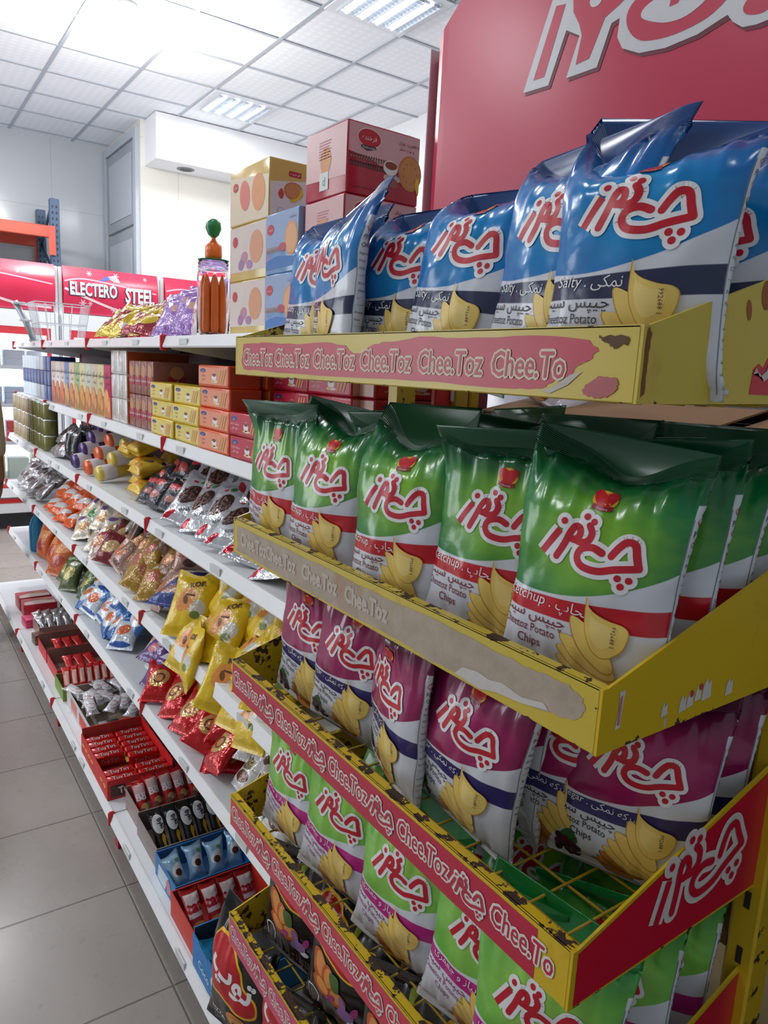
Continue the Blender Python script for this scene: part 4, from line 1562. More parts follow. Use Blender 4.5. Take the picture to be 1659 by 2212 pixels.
OR = foil('orange_wrap', (232, 92, 36), bump=.25, rough=.22)
OREND = pm((190, 78, 44), .4, 0, .1)
YW = foil('yellow_wrap', (228, 196, 42), bump=.25, rough=.22)
RW = foil('red_wrap', (190, 26, 54), bump=.25, rough=.22)
KR = foil('kraft_red_wrap', (176, 28, 50), bump=.2, rough=.3)
br = pm((120, 60, 40), .4)
dk = pm((60, 40, 90), .4)
meO = pack_mesh('biscuit_pack', .200, .085, .0535, OR, biscuit_art(.2, .0535, pm((238, 150, 112), .28), br, dk, ['بیسکویت', 'کرمدار']), OREND)
meYp = pack_mesh('biscuit_pack', .205, .085, .0520, YW, biscuit_art(.205, .052, pm((232, 212, 120), .28), br, dk, ['بیسکویت', 'موزی']), pm((176, 140, 50), .4, 0, .1))
meRp = pack_mesh('biscuit_pack', .180, .085, .0545, RW, biscuit_art(.18, .0545, pm((198, 40, 70), .28), br, WHITE, ['بیسکویت کرمدار', 'ساقه طلایی']), pm((206, 150, 140), .4))
od = ['lowest', 'second from the bottom', 'third from the bottom', 'topmost']
row_packs('biscuit_pack', meO, .738, 1.763, z2, .0539, 4, [o + ' orange cream-biscuit pack in the front stack beside yellow packs' for o in od], 'orange biscuit packs')
row_packs('biscuit_pack', meO, .835, 1.763, z2, .0539, 4, [o + ' orange biscuit pack in the second stack behind the front one' for o in od], 'orange biscuit packs', seed=4)
row_packs('biscuit_pack', meYp, .738, 1.968, z2, .0524, 3, [o + ' yellow banana-biscuit pack right beside the orange packs' for o in ('lowest', 'middle', 'topmost')], 'yellow biscuit packs', seed=2)
row_packs('biscuit_pack', meYp, .740, 2.180, z2, .0524, 3, [o + ' yellow banana-biscuit pack in the left yellow stack' for o in ('lowest', 'middle', 'topmost')], 'yellow biscuit packs', seed=3)
row_packs('biscuit_pack', meYp, .835, 1.97, z2, .0524, 4, [o + ' yellow biscuit pack of the taller rear yellow stack' for o in od], 'yellow biscuit packs', seed=6)
row_packs('biscuit_pack', meRp, .738, 1.570, z2, .0549, 2, ['lower red gold-stem biscuit pack right of the orange stack', 'upper red gold-stem biscuit pack right of the orange stack'], 'red biscuit packs', seed=7)
row_packs('biscuit_pack', meRp, .738, 1.385, z2, .0549, 2, ['lower red biscuit pack nearest the rack in the front row', 'upper red biscuit pack nearest the rack in the front row'], 'red biscuit packs', seed=8)
row_packs('biscuit_pack', meRp, .842, 1.565, z2, .0549, 4, [o + ' red biscuit pack in rear stack above green crisp bags' for o in od], 'red biscuit packs', seed=9)
row_packs('biscuit_pack', meRp, .842, 1.378, z2, .0549, 4, [o + ' red biscuit pack at the rack end of the rear row' for o in od], 'red biscuit packs', seed=10)
meRe = pack_mesh('biscuit_carton', .205, .070, .0545, KR, biscuit_art(.205, .0545, pm((190, 30, 58), .3), br, WHITE, ['بیسکویت کرمدار', 'ساقه طلایی']), pm((216, 180, 170), .4))
row_packs('biscuit_carton', meRe, .925, 1.262, z2, .0549, 4, [o + ' red gold-stem carton turned end-on beside the yellow rack post' for o in od], 'red cartons by the rack post', rz=0, jit=.002)

# maroon tall packs: two tiers of four
MRN = foil('maroon_wrap', (150, 92, 84), [(0, .3, .3, .18, 0, (190, 130, 90)), (0, .72, .25, .1, 0, (150, 30, 60))], bump=.3)
A = Art()
A.rect(-.028, .03, .028, .062, pm((170, 34, 66), .35), 1)
A.ell(0, .075, .022, .02, pm((196, 140, 96), .4), 2)
A.text(persian('بیسکویت'), 0, .042, .011, WHITE, 3, res=2)
meM = pack_mesh('wafer_pack', .064, .150, .108, MRN, A, None, .005, None, A)
for t in range(2):
    for k in range(4):
        lay('wafer_pack', meM, (.785, 2.335 + .0665 * k, z2 + .109 * t), (0, 0, R90), '%s standing maroon wafer pack, %s from the yellow packs' % (('lower-tier', 'upper-tier')[t], ('first', 'second', 'third', 'fourth')[k]), 'biscuits', 'maroon wafer packs in two tiers')
# bright-ended slabs with orange sides
SLV = foil('white_foil', (226, 222, 218), [(-.1, .4, .12, .3, 0, (170, 90, 70)), (.12, .5, .1, .3, 0, (196, 150, 120))], bump=.6, rough=.18, metal=.35, bs=20)
OSD = pm((206, 92, 36), .35, 0, .1)
meS = pack_mesh('biscuit_roll_pack', .096, .220, .0830, SLV, None, OSD, .004)
for t in range(3):
    for k in range(2):
        lay('biscuit_roll_pack', meS, (.815, 2.632 + .098 * k, z2 + .0834 * t), (0, 0, R90), '%s bright silver-fronted pack in the %s column of its stack' % (('lowest', 'middle', 'topmost')[t], ('right', 'left')[k]), 'biscuits', 'silver-fronted packs with orange sides')
# flat biscuit boxes standing face out in a row
slim = [((196, 30, 90), (224, 150, 90)), ((226, 214, 160), (206, 140, 70)), ((216, 200, 180), (206, 140, 84)), ((206, 214, 196), (210, 140, 80)), ((150, 180, 110), (206, 150, 90)), ((222, 190, 150), (206, 130, 74)), ((70, 110, 170), (206, 150, 96)), ((206, 176, 156), (206, 110, 64)), ((216, 200, 190), (196, 110, 60))]
slim_me = []
for k, (c1, c2) in enumerate(slim):
    mt = foil('slim_box', c1, bump=.1, rough=.25)
    A = Art()
    A.rect(-.045, .004, .045, .080, pm(tuple(int(v * .86) for v in c2), .35), 1)
    A.ell(-.01, .072, .034, .036, pm(c2, .4), 2)
    A.ell(-.01, .072, .026, .028, pm(tuple(min(255, int(v * 1.12)) for v in c2), .4), 3)
    A.ell(.02, .046, .026, .028, pm(tuple(int(v * .95) for v in c2), .4), 4)
    A.ell(.02, .046, .019, .021, pm(tuple(min(255, int(v * 1.1)) for v in c2), .4), 5)
    A.text(persian('بیسکویت'), 0, .148, .020, pm((60, 50, 60), .4), 2, res=2)
    A.text(persian('کرمدار'), .01, .122, .014, pm((80, 50, 50), .4), 2, res=2)
    mb = MB()
    mb.box(-.0485, .0485, -.035, .035, 0, .196, mt, .003)
    mb.box(-.0486, -.044, -.0354, -.034, .003, .193, pm((236, 226, 214), .2))
    decal(mb, A, (0, -.035, 0), (1, 0, 0), (0, 0, 1), .0004, .0002)
    slim_me.append(mb.build('biscuit_box', mesh_only=True))
cn = ['magenta', 'pale yellow', 'sand', 'pale green', 'leaf green', 'tan', 'blue', 'pinkish tan', 'cream']
seq = [0, 1, 2, 3, 1, 4, 5, 6, 7, 8, 7]
on = ['first', 'second', 'third', 'fourth', 'fifth', 'sixth', 'seventh', 'eighth', 'ninth', 'tenth', 'eleventh', 'twelfth']
for k, ci in enumerate(seq):
    for r in range(2):
        lay('biscuit_box', slim_me[ci], (.740 + .078 * r, 2.835 + .0995 * k, z2), (0, 0, R90), '%s biscuit box standing upright, %s row, %s from the silver stack' % (cn[ci], ('front', 'back')[r], on[k]), 'box', 'upright biscuit boxes in a long row')
# far bay: blue and white packs in tiers
BWm = foil('blue_white_pack', (214, 226, 236), [(0, .5, .3, .22, 0, (60, 90, 160))], bump=.3)
BBm = foil('navy_pack', (44, 70, 140), [(0, .5, .2, .2, 0, (220, 226, 236))], bump=.3)
meBW = pack_mesh('wafer_pack', .085, .120, .0720, BWm, None, None, .004)
meBB = pack_mesh('wafer_pack', .085, .120, .0720, BBm, None, None, .004)
for t in range(3):
    for k in range(9):
        lay('wafer_pack', (meBW, meBB)[(t + (k < 2)) % 2 if k > 1 else 1], (.772, 3.985 + .092 * k, z2 + .0724 * t), (0, 0, R90), 'pale blue and navy pack in the hazy three-tier row at the far end', 'biscuits', 'blue and white packs at the far end')

# ================================================================== heaps of film packs
def heap(name, mes, ya, yb, cols, rows, x0, dx, z0, dz, lean, group, cat, labf, seed, s=1.0, yaw=.25, jit=.012, roll=.18, yaw0=0.30):
    rr = random.Random(seed)
    n = 0
    for r in range(rows):
        for c in range(cols):
            y = ya + (yb - ya) * (c + .5 + (.25 if r % 2 else -.05)) / cols
            x = x0 + r * dx + rr.uniform(-jit, jit)
            z = z0 + r * dz + rr.uniform(0, .004)
            lay(name, mes[rr.randrange(len(mes))], (x, y + rr.uniform(-jit, jit), z), (lean + rr.uniform(-.15, .15), rr.uniform(-roll, roll), R90 + yaw0 + rr.uniform(-yaw, yaw)), labf(r, c, n), cat, group, s * rr.uniform(.95, 1.04))
            n += 1
def std(desc, ref, rows, cols):
    def f(r, c, n):
        rw = 'front row' if r == 0 else 'top row' if r == rows - 1 else '%s row up' % ('second', 'third', 'fourth')[r - 1]
        return '%s, %s, %s from the %s' % (desc, rw, on[c], ref)
    return f

# ---- top shelf heaps
YRm = [foil('yellow_red_foil', (206, 176, 40), [(-.1, .5, .35, .12, .5, (150, 30, 50)), (.2, .3, .15, .1, 0, (236, 226, 214))], bump=.8, rough=.18, metal=.25),
       foil('red_yellow_foil', (150, 40, 56), [(.0, .5, .3, .2, .3, (214, 186, 50)), (.15, .75, .15, .06, 0, (232, 216, 200))], bump=.8, rough=.18, metal=.25)]
mYR = [small_bag('candy_bag', m_, .115, .120, .020, 3 + k) for k, m_ in enumerate(YRm)]
heap('candy_bag', mYR, 2.36, 2.98, 7, 3, .705, .035, z1 + .006, .022, -.80, 'red and yellow candy bags', 'bag of candy', std('shiny red-and-yellow candy bag', 'lilac bags', 3, 7), 21)
LIm = foil('lilac_foil', (150, 108, 184), [(-.05, .62, .14, .10, 0, (206, 160, 150)), (.1, .3, .3, .12, .2, (176, 140, 206))], bump=.7, rough=.22, metal=.1)
mLI = [small_bag('candy_bag', LIm, .125, .135, .022, 8 + k) for k in range(2)]
heap('candy_bag', mLI, 2.00, 2.34, 3, 3, .715, .035, z1 + .005, .020, -.50, 'lilac candy bags', 'bag of candy', std('lilac candy bag with round print', 'candy jar', 3, 3), 22)
PKm = foil('pale_pink_foil', (222, 206, 208), [(0, .5, .2, .06, 0, (206, 110, 120)), (0, .3, .2, .05, 0, (206, 150, 150))], bump=.5, rough=.25)
lay('wafer_pack', small_bag('wafer_pack', PKm, .075, .13, .018, 5), (.735, 2.002, z1 + .002), (-.18, .04, R90), 'pale white-and-pink pack standing left of the candy jar', 'pack')

# ---- third shelf
z3 = Z(-.4545)
COFm = foil('coffee_foil', (196, 198, 204), [(-.02, .52, .30, .17, .35, (72, 46, 38)), (.22, .88, .18, .06, -.5, (190, 30, 50)), (-.3, .12, .16, .05, .4, (190, 30, 50))], bump=.5, rough=.16, metal=.4)
A = Art()
rr = random.Random(4)
for k in range(60):
    a, r = rr.uniform(0, 6.28), math.sqrt(rr.uniform(0, 1))
    A.ell(-.003 + .030 * r * math.cos(a), .098 + .026 * r * math.sin(a), .0042, .003, pm(((100, 60, 48), (58, 34, 30), (130, 80, 64))[k % 3], .35), 2, rr.uniform(0, 3), 8)
A.text('Arabica', .02, .045, .012, pm((70, 74, 84), .4), 2, rot=.35, res=2)
A.rect(-.02, .145, -.006, .152, RED, 2)
A.ell(.012, .152, .010, .006, pm((60, 120, 60)), 2, .4)
mCO = [small_bag('coffee_bag', COFm, .120, .190, .020, 31 + k, A) for k in range(2)]
heap('coffee_bag', mCO, 1.48, 2.04, 5, 3, .675, .075, z3 + .012, .045, -.85, 'silver coffee-bean bags', 'bag of coffee', std('silver bag printed with dark coffee beans', 'rack', 3, 5), 31, yaw=.12, roll=.2, yaw0=.55)
lay('coffee_bag', mCO[0], (.655, 1.375, z3 + .012), (-1.2, -.25, R90 + .3), 'silver coffee-bean bag nearest the rack, its foil corner poking over the edge', 'bag of coffee', 'silver coffee-bean bags')
BRm = [foil('black_red_foil', (34, 36, 48), [(-.05, .72, .30, .10, .1, (206, 40, 48)), (.1, .35, .2, .10, .3, (196, 120, 110))], bump=.6, rough=.25),
       foil('black_pink_foil', (40, 42, 54), [(.0, .40, .26, .14, -.2, (206, 64, 60)), (-.1, .75, .2, .05, 0, (210, 120, 110))], bump=.6, rough=.25)]
mBR = [small_bag('snack_bag', m_, .100, .120, .022, 41 + k) for k, m_ in enumerate(BRm)]
heap('snack_bag', mBR, 2.02, 2.40, 4, 4, .690, .048, z3 + .006, .036, -.65, 'black and red snack bags', 'bag of snacks', std('small black snack bag with red flashes', 'coffee bags', 4, 4), 41)
CKm = foil('yellow_cake_wrap', (224, 184, 48), [(0.05, .62, .22, .16, .1, (92, 70, 60)), (-.1, .28, .35, .12, 0, (222, 150, 60))], bump=.5, rough=.25)
mCK = [small_bag('cake_pack', CKm, .120, .105, .030, 51 + k, fat=.3) for k in range(2)]
def cake(x, y, z, yaw, lab):
    lay('cake_pack', mCK[int(y * 10) % 2], (x, y, z3 + z), (-1.35, 0, R90 + yaw), lab, 'cake', 'yellow wrapped cakes')
for k, (x, y, z, yw, lab) in enumerate(((.675, 2.43, .030, .1, 'lower yellow cake pack at the shelf front beside black bags'), (.685, 2.46, .088, .05, 'upper yellow cake pack on the front pair, label to the left'), (.80, 2.42, .030, .0, 'yellow cake pack behind the front pair at shelf level'), (.80, 2.44, .088, -.1, 'yellow cake pack in the second row, stacked on another'), (.72, 2.60, .145, .1, 'yellow cake pack high on the pile, right of the rolls'), (.72, 2.59, .030, .0, 'yellow cake pack at shelf level left of the front pair'), (.725, 2.60, .088, .06, 'yellow cake pack in the middle of the left pile'), (.83, 2.58, .11, 0, 'yellow cake pack deep at the back above the others'), (.72, 2.72, .125, .1, 'yellow cake pack leaning against the orange rolls'))):
    cake(x, y, z, yw, lab)
def roll_mesh(rgb):
    mb = MB()
    m_ = foil('roll_wrap', rgb, bump=.3, rough=.25)
    mb.lathe([(.001, -.001), (.026, -.001), (.030, .004), (.030, .150), (.026, .155), (.001, .155)], (0, 0, 0), m_, 16)
    wt_ = pm((226, 222, 226), .2)
    mb.lathe([(.0306, .012), (.0310, .016), (.0310, .062), (.0306, .066)], (0, 0, 0), wt_, 16)
    return mb.build('biscuit_roll', mesh_only=True)
mP, mO2, mYw = roll_mesh((74, 44, 112)), roll_mesh((224, 96, 36)), roll_mesh((216, 188, 80))
for k in range(5):
    lay('biscuit_roll', mP, (.655 + .035 * k, 3.20 + .012 * k, z3 + .033 + .046 * k), (0, PI / 2 - .12, .25), '%s purple biscuit roll with white band, counting up its pile' % on[k], 'biscuits', 'purple biscuit rolls in a slanted pile')
    if k < 4:
        lay('biscuit_roll', mO2, (.660 + .045 * k, 3.00 + .015 * k, z3 + .033 + .050 * k), (0, PI / 2 - .12, .25), '%s orange biscuit roll with white band, counting up its pile' % on[k], 'biscuits', 'orange biscuit rolls in a slanted pile')
    if k < 3:
        lay('biscuit_roll', mYw, (.660 + .050 * k, 2.82 + .012 * k, z3 + .033 + .050 * k), (0, PI / 2 - .12, .25), '%s yellow biscuit roll with white band, counting up its pile' % on[k], 'biscuits', 'yellow biscuit rolls in a slanted pile')
BKm = foil('black_pouch', (26, 28, 34), [(0, .8, .3, .04, 0, (190, 194, 200))], bump=.6, rough=.18, metal=.2)
SVm = foil('silver_foil', (176, 174, 176), [(0, .5, .2, .2, .4, (112, 96, 92)), (.2, .7, .2, .08, .2, (226, 226, 228))], bump=.9, rough=.18, metal=.5)
mBK = small_bag('coffee_pouch', BKm, .105, .165, .030, 61)
mSV = [small_bag('snack_bag', SVm, .110, .130, .022, 63 + k) for k in range(2)]
for k in range(4):
    lay('coffee_pouch', mBK, (.700 + .05 * (k // 2), 3.36 + .11 * (k % 2), z3), (-.1, 0, R90 + .1 * k), 'black upright pouch with silver top, %s beside the purple rolls' % ('front right', 'front left', 'rear right', 'rear left')[k], 'pouch', 'black pouches')
heap('snack_bag', mSV, 3.52, 3.80, 3, 2, .665, .05, z3 + .004, .04, -.9, 'silver crinkled bags by the cans', 'bag of snacks', std('small silver crinkled bag', 'black pouches', 2, 3), 64)
canm = []
for rgb in ((112, 110, 52), (176, 156, 124)):
    mb = MB()
    mb.lathe([(.001, 0), (.034, 0), (.036, .003), (.036, .072), (.034, .076), (.0335, .0745), (.001, .0745)], (0, 0, 0), foil('can_label', rgb, bump=.1, rough=.3), 18)
    mb.lathe([(.0363, .070), (.0368, .0735), (.035, .0772), (.033, .0755)], (0, 0, 0), pm((210, 212, 210), .25, .6), 18)
    canm.append(mb.build('tin_can', mesh_only=True))
for k in range(13):
    for t in range(3):
        lay('tin_can', canm[0 if k < 7 - t else 1], (.690 + .004 * (k % 2), 3.87 + .0755 * k, z3 + .0775 * t), (0, 0, .7 * k), '%s tin with pale rim in the three-high row at the far end' % ('olive green' if k < 7 - t else 'tan'), 'tin', 'olive tins at the far end' if k < 7 - t else 'tan tins at the far end')

# ---- fourth shelf
z4 = Z(-.7375)
YBm = foil('yellow_film', (226, 190, 22), [(-.08, .55, .22, .17, .6, (232, 150, 70)), (-.08, .55, .05, .08, .6, (120, 80, 40)), (.22, .45, .16, .12, 0, (206, 206, 196)), (.2, .34, .1, .06, 0, (110, 130, 50))], bump=.5, rough=.25)
A = Art()
A.text('KOR', .012, .128, .014, pm((90, 30, 50), .4), 2, bold=.03, rot=.25, res=2)
A.rect(-.012, .102, .012, .106, pm((80, 60, 50), .5), 2)
mYB = [small_bag('puff_bag', YBm, .125, .165, (.022, .018)[k % 2], 71 + k, A if k < 2 else None) for k in range(3)]
heap('puff_bag', mYB, 1.28, 1.90, 6, 4, .650, .055, z4 + .010, .058, -.70, 'yellow puff bags', 'bag of puffs', std('yellow puff bag with orange fruit print', 'rack', 4, 6), 72, s=1.12, yaw=.5, roll=.3)
heap('puff_bag', mYB, 1.30, 1.86, 6, 1, .610, .05, z4 - .075, .05, -.42, 'yellow puff bags hanging over the edge', 'bag of puffs', lambda r, c, n: 'yellow puff bag drooping over the shelf edge, %s from the rack' % on[c], 73, yaw=.6, roll=.25)
NVm = foil('navy_film', (32, 56, 132), [(.12, .75, .35, .05, .2, (206, 206, 210)), (.0, .25, .4, .07, .1, (150, 80, 50)), (.2, .45, .13, .06, 0, (180, 190, 206))], bump=.4, rough=.25)
mNV = small_bag('wafer_multipack', NVm, .210, .200, .040, 76, None, 48, 30)
lay('wafer_multipack', mNV, (.665, 1.985, z4 + .045), (-1.15, 0, R90 + .55), 'big navy blue multipack with pale stripes beside the yellow bags', 'pack')
lay('wafer_multipack', mNV, (.82, 1.96, z4 + .075), (-.9, 0, R90 + .4), 'second navy blue multipack leaning behind the front one', 'pack')
BNm = [foil('brown_film', (122, 84, 58), [(0, .5, .26, .18, .3, (196, 130, 80)), (.1, .8, .25, .06, 0, (206, 170, 150))], bump=.8, rough=.2, metal=.15),
       foil('ochre_film', (170, 130, 44), [(0, .55, .24, .16, -.2, (178, 96, 70)), (.05, .82, .2, .06, .2, (214, 206, 190))], bump=.8, rough=.2, metal=.1),
       foil('pink_brown_film', (176, 138, 126), [(-.05, .5, .24, .16, .4, (196, 110, 60)), (.1, .2, .2, .08, 0, (90, 40, 40))], bump=.8, rough=.2, metal=.15)]
mBN = [small_bag('snack_bag', m_, .115, .150, .024, 81 + k) for k, m_ in enumerate(BNm)]
heap('snack_bag', mBN, 2.04, 2.66, 6, 5, .648, .050, z4 + .010, .050, -.70, 'brown and ochre snack bags', 'bag of snacks', std('brown or ochre snack bag', 'navy multipack', 5, 6), 82, yaw=.6, roll=.35)
BMm = foil('black_bar_film', (30, 26, 28), [(0, .5, .1, .5, 0, (170, 110, 50))], bump=.4, rough=.22)
mBM = small_bag('chocolate_bar', BMm, .050, .170, .010, 86)
for k in range(4):
    lay('chocolate_bar', mBM, (.690 + .006 * k, 2.56 + .030 * k, z4 + .055), (-.45, .05 * k, R90 + .2), 'black bar with gold strip standing among brown bags, %s from right' % on[k], 'bar', 'black gold-striped bars')
MXm = [foil('mixed_film', (206, 190, 176), [(0, .5, .3, .2, .4, (190, 130, 100)), (.1, .75, .2, .08, 0, (170, 40, 50))], bump=.9, rough=.18, metal=.2),
       foil('cream_film', (216, 206, 190), [(.1, .4, .25, .15, .2, (206, 160, 110)), (-.1, .75, .2, .1, 0, (120, 84, 150))], bump=.9, rough=.18, metal=.2),
       foil('wine_film', (120, 30, 40), [(0, .5, .3, .2, .3, (206, 170, 120))], bump=.7, rough=.2, metal=.1),
       foil('green_white_film', (206, 212, 200), [(0, .5, .3, .2, .3, (70, 130, 70))], bump=.8, rough=.18, metal=.1)]
mMX = [small_bag('cookie_bag', m_, .110, .130, .020, 91 + k) for k, m_ in enumerate(MXm)]
heap('cookie_bag', mMX, 2.62, 3.24, 6, 5, .645, .050, z4 + .008, .046, -.80, 'pale assorted cookie bags', 'bag of cookies', std('crinkled pale cookie bag', 'brown bags', 5, 6), 92, yaw=.6, roll=.35)
OGm = foil('orange_film', (220, 92, 34), [(0, .3, .4, .1, .2, (206, 206, 206)), (0, .75, .3, .08, 0, (232, 140, 70))], bump=.6, rough=.2)
mOG = [small_bag('cookie_bag', OGm, .130, .150, .028, 95 + k) for k in range(2)]
heap('cookie_bag', mOG, 3.28, 3.86, 4, 3, .650, .060, z4 + .008, .055, -1.0, 'orange cookie bags', 'bag of cookies', std('orange cookie bag with grey end', 'pale cookie bags', 3, 4), 96)
heap('snack_bag', mSV, 3.96, 4.75, 6, 3, .650, .055, z4 + .008, .055, -.9, 'silver snack bags at the far end', 'bag of snacks', std('silver snack bag', 'orange bags', 3, 6), 97)

# ---- fifth shelf
z5 = Z(-1.0295)
RGm = foil('red_gold_foil', (196, 20, 28), [(0.0, .50, .28, .20, .2, (206, 166, 96)), (0.0, .50, .17, .12, .2, (120, 56, 40)), (0.0, .50, .11, .08, .2, (206, 150, 90)), (.1, .82, .12, .04, .2, (70, 80, 160))], bump=.6, rough=.14, metal=.25)
mRG = [small_bag('swiss_roll_bag', RGm, .120, .150, .026, 101 + k) for k in range(3)]
heap('swiss_roll_bag', mRG, 1.58, 2.14, 5, 4, .645, .055, z5 + .010, .046, -.85, 'red and gold swirl-cake bags', 'bag of cakes', std('glossy red bag with gold swirl print', 'white-gold bags', 4, 5), 102, yaw=.7, roll=.4)
lay('swiss_roll_bag', mRG[0], (.648, 1.70, z5 + .012), (-1.5, .3, R90 - .6), 'glossy red swirl bag slipping over the shelf front, nearest the floor side', 'bag of cakes', 'red and gold swirl-cake bags')
WGm = foil('white_gold_foil', (216, 216, 214), [(.0, .52, .30, .10, .25, (120, 104, 60)), (0, .28, .28, .12, .1, (104, 66, 48))], bump=.6, rough=.18, metal=.15)
A = Art()
A.text('Vita', 0, .070, .020, pm((60, 50, 30), .35), 2, bold=.05, shear=.2, rot=.2, res=2)
A.text('Vita', 0, .070, .020, pm((196, 170, 90), .35), 3, bold=.0, shear=.2, rot=.2, res=2)
mWG = [small_bag('wafer_bag', WGm, .105, .135, .022, 111 + k, A) for k in range(2)]
heap('wafer_bag', mWG, 1.26, 1.58, 3, 3, .655, .058, z5 + .008, .048, -.75, 'white bags with gold lettering', 'bag of wafers', std('white bag with gold lettering and dark cake', 'rack', 3, 3), 112, yaw=.4, roll=.3)
PUm = foil('purple_white_film', (92, 44, 128), [(0, .78, .6, .10, 0, (216, 214, 224)), (.1, .45, .2, .07, 0, (206, 206, 222)), (-.1, .3, .15, .12, .2, (206, 120, 130))], bump=.5, rough=.22)
mPU = small_bag('cake_multipack', PUm, .150, .150, .034, 121, None, 40, 26)
for k, (x, y, z, r) in enumerate(((.66, 2.165, .012, -.7), (.76, 2.18, .05, -.6), (.67, 2.235, .075, -1.1))):
    lay('cake_multipack', mPU, (x, y, z5 + z), (r, 0, R90 + .35), ('front', 'rear', 'topmost')[k] + ' purple and white cake multipack left of the red swirl bags', 'pack', 'purple and white multipacks')
WOm = foil('white_orange_film', (206, 210, 214), [(0, .55, .22, .18, .1, (214, 126, 76)), (-.1, .3, .12, .06, .3, (80, 60, 60))], bump=.5, rough=.22)
mWO = [small_bag('cake_pack', WOm, .110, .150, .022, 131 + k) for k in range(2)]
for k, (x, y, z, le, yw) in enumerate(((.72, 2.43, .010, -.75, .1), (.74, 2.33, .010, -.65, .0), (.80, 2.38, .045, -.7, .2), (.78, 2.28, .055, -.8, .1), (.70, 2.29, .012, -.3, .3))):
    lay('cake_pack', mWO[k % 2], (x, y, z5 + z), (le, .05 * k, R90 + yw), '%s white pack with orange cake print, between blue bags and purple multipacks' % ('leftmost', 'middle', 'rear left', 'rear right', 'rightmost')[k], 'cake', 'white packs with orange cake print')
BLm = [foil('blue_white_film', (60, 110, 176), [(0.05, .45, .34, .26, .2, (216, 220, 226)), (0.05, .5, .2, .14, .2, (214, 110, 60))], bump=.7, rough=.18, metal=.1),
       foil('white_blue_film', (206, 214, 224), [(0.0, .5, .22, .16, .2, (206, 100, 56)), (.1, .85, .4, .08, 0, (40, 90, 170)), (0, .12, .4, .06, 0, (40, 90, 170))], bump=.7, rough=.18, metal=.1)]
mBL = [small_bag('cake_bag', m_, .125, .150, .026, 141 + k) for k, m_ in enumerate(BLm)]
heap('cake_bag', mBL, 2.52, 3.14, 6, 4, .655, .058, z5 + .008, .046, -.8, 'blue and white cake bags', 'bag of cakes', std('blue and white bag with orange cake print', 'white packs', 4, 6), 142, yaw=.6, roll=.35)
GRm = foil('green_film', (84, 98, 56), [(0, .5, .3, .2, .3, (170, 160, 90)), (.1, .8, .2, .08, 0, (206, 206, 190))], bump=.9, rough=.2, metal=.15)
mGR = [small_bag('snack_bag', GRm, .115, .155, .028, 151 + k) for k in range(2)]
heap('snack_bag', mGR, 3.16, 3.56, 3, 3, .655, .055, z5 + .008, .058, -.6, 'olive green snack bags', 'bag of snacks', std('olive green snack bag', 'blue bags', 3, 3), 152)
OCm = foil('orange_crisp_film', (206, 98, 40), [(0, .7, .4, .12, .2, (226, 150, 90)), (0, .35, .3, .14, .4, (180, 70, 50))], bump=.9, rough=.22)
mOC = [small_bag('crisp_bag', OCm, .140, .190, .032, 161 + k) for k in range(2)]
heap('crisp_bag', mOC, 3.56, 4.06, 4, 3, .660, .055, z5 + .004, .045, -.35, 'orange crisp bags on the fifth shelf', 'bag of crisps', std('orange crisp bag', 'olive bags', 3, 4), 162)
mb = MB()
mb.lathe([(.001, 0), (.038, 0), (.042, .01), (.042, .13), (.03, .17), (.016, .19), (.016, .21), (.001, .21)], (0, 0, 0), foil('blue_bottle', (40, 140, 190), bump=.05, rough=.2), 18)
lay('squash_bottle', mb.build('squash_bottle', mesh_only=True), (.668, 4.20, z5), (0, 0, 0), 'plain light blue bottle standing alone near the far end of fifth shelf', 'bottle')
# ================================================================== base shelf: display cartons and their bars
z6 = Z(-1.3715)
def open_carton(name, x0, x1, y0, y1, h, rgb, label, inner=(196, 186, 174), front=None, near=None, hb=None, group=None):
    """shallow open-topped card box; front faces the aisle (-X), near end faces -Y"""
    mb = MB()
    c, ci = pm(rgb, .45, 0, .08, 12), pm(inner, .7)
    t = .003
    hb = hb or h
    mb.box(x0, x1, y0, y1, z6, z6 + t, ci)
    mb.box(x0, x0 + t, y0, y1, z6 + t, z6 + h, c)
    mb.box(x0 + t, x1 - t, y0, y0 + t, z6 + t, z6 + h, c)
    mb.box(x0 + t, x1 - t, y1 - t, y1, z6 + t, z6 + hb, c)
    mb.box(x1 - t, x1, y0, y1, z6 + t, z6 + hb, c)
    # bare card inside
    e = .0006
    mb.box(x0 + t, x0 + t + e, y0 + t, y1 - t, z6 + t, z6 + h - .001, ci)
    mb.box(x0 + t, x1 - t, y1 - t - e, y1 - t, z6 + t, z6 + hb - .001, ci)
    mb.box(x0 + t, x1 - t, y0 + t, y0 + t + e, z6 + t, z6 + h - .001, ci)
    if front:
        decal(mb, front, (x0, (y0 + y1) / 2, z6), (0, -1, 0), (0, 0, 1), .0004, .0002)
    if near:
        decal(mb, near, ((x0 + x1) / 2, y0, z6), (1, 0, 0), (0, 0, 1), .0004, .0002)
    o = mb.build(name)
    tag(o, label, 'box', group)
    return o
def bar(name, rgb, W, H, B, seed, art=None, blobs=(), metal=.1):
    return small_bag(name, foil(name + '_film', rgb, blobs, bump=.4, rough=.2, metal=metal), W, H, B, seed, art, 20, 16, fat=.3)

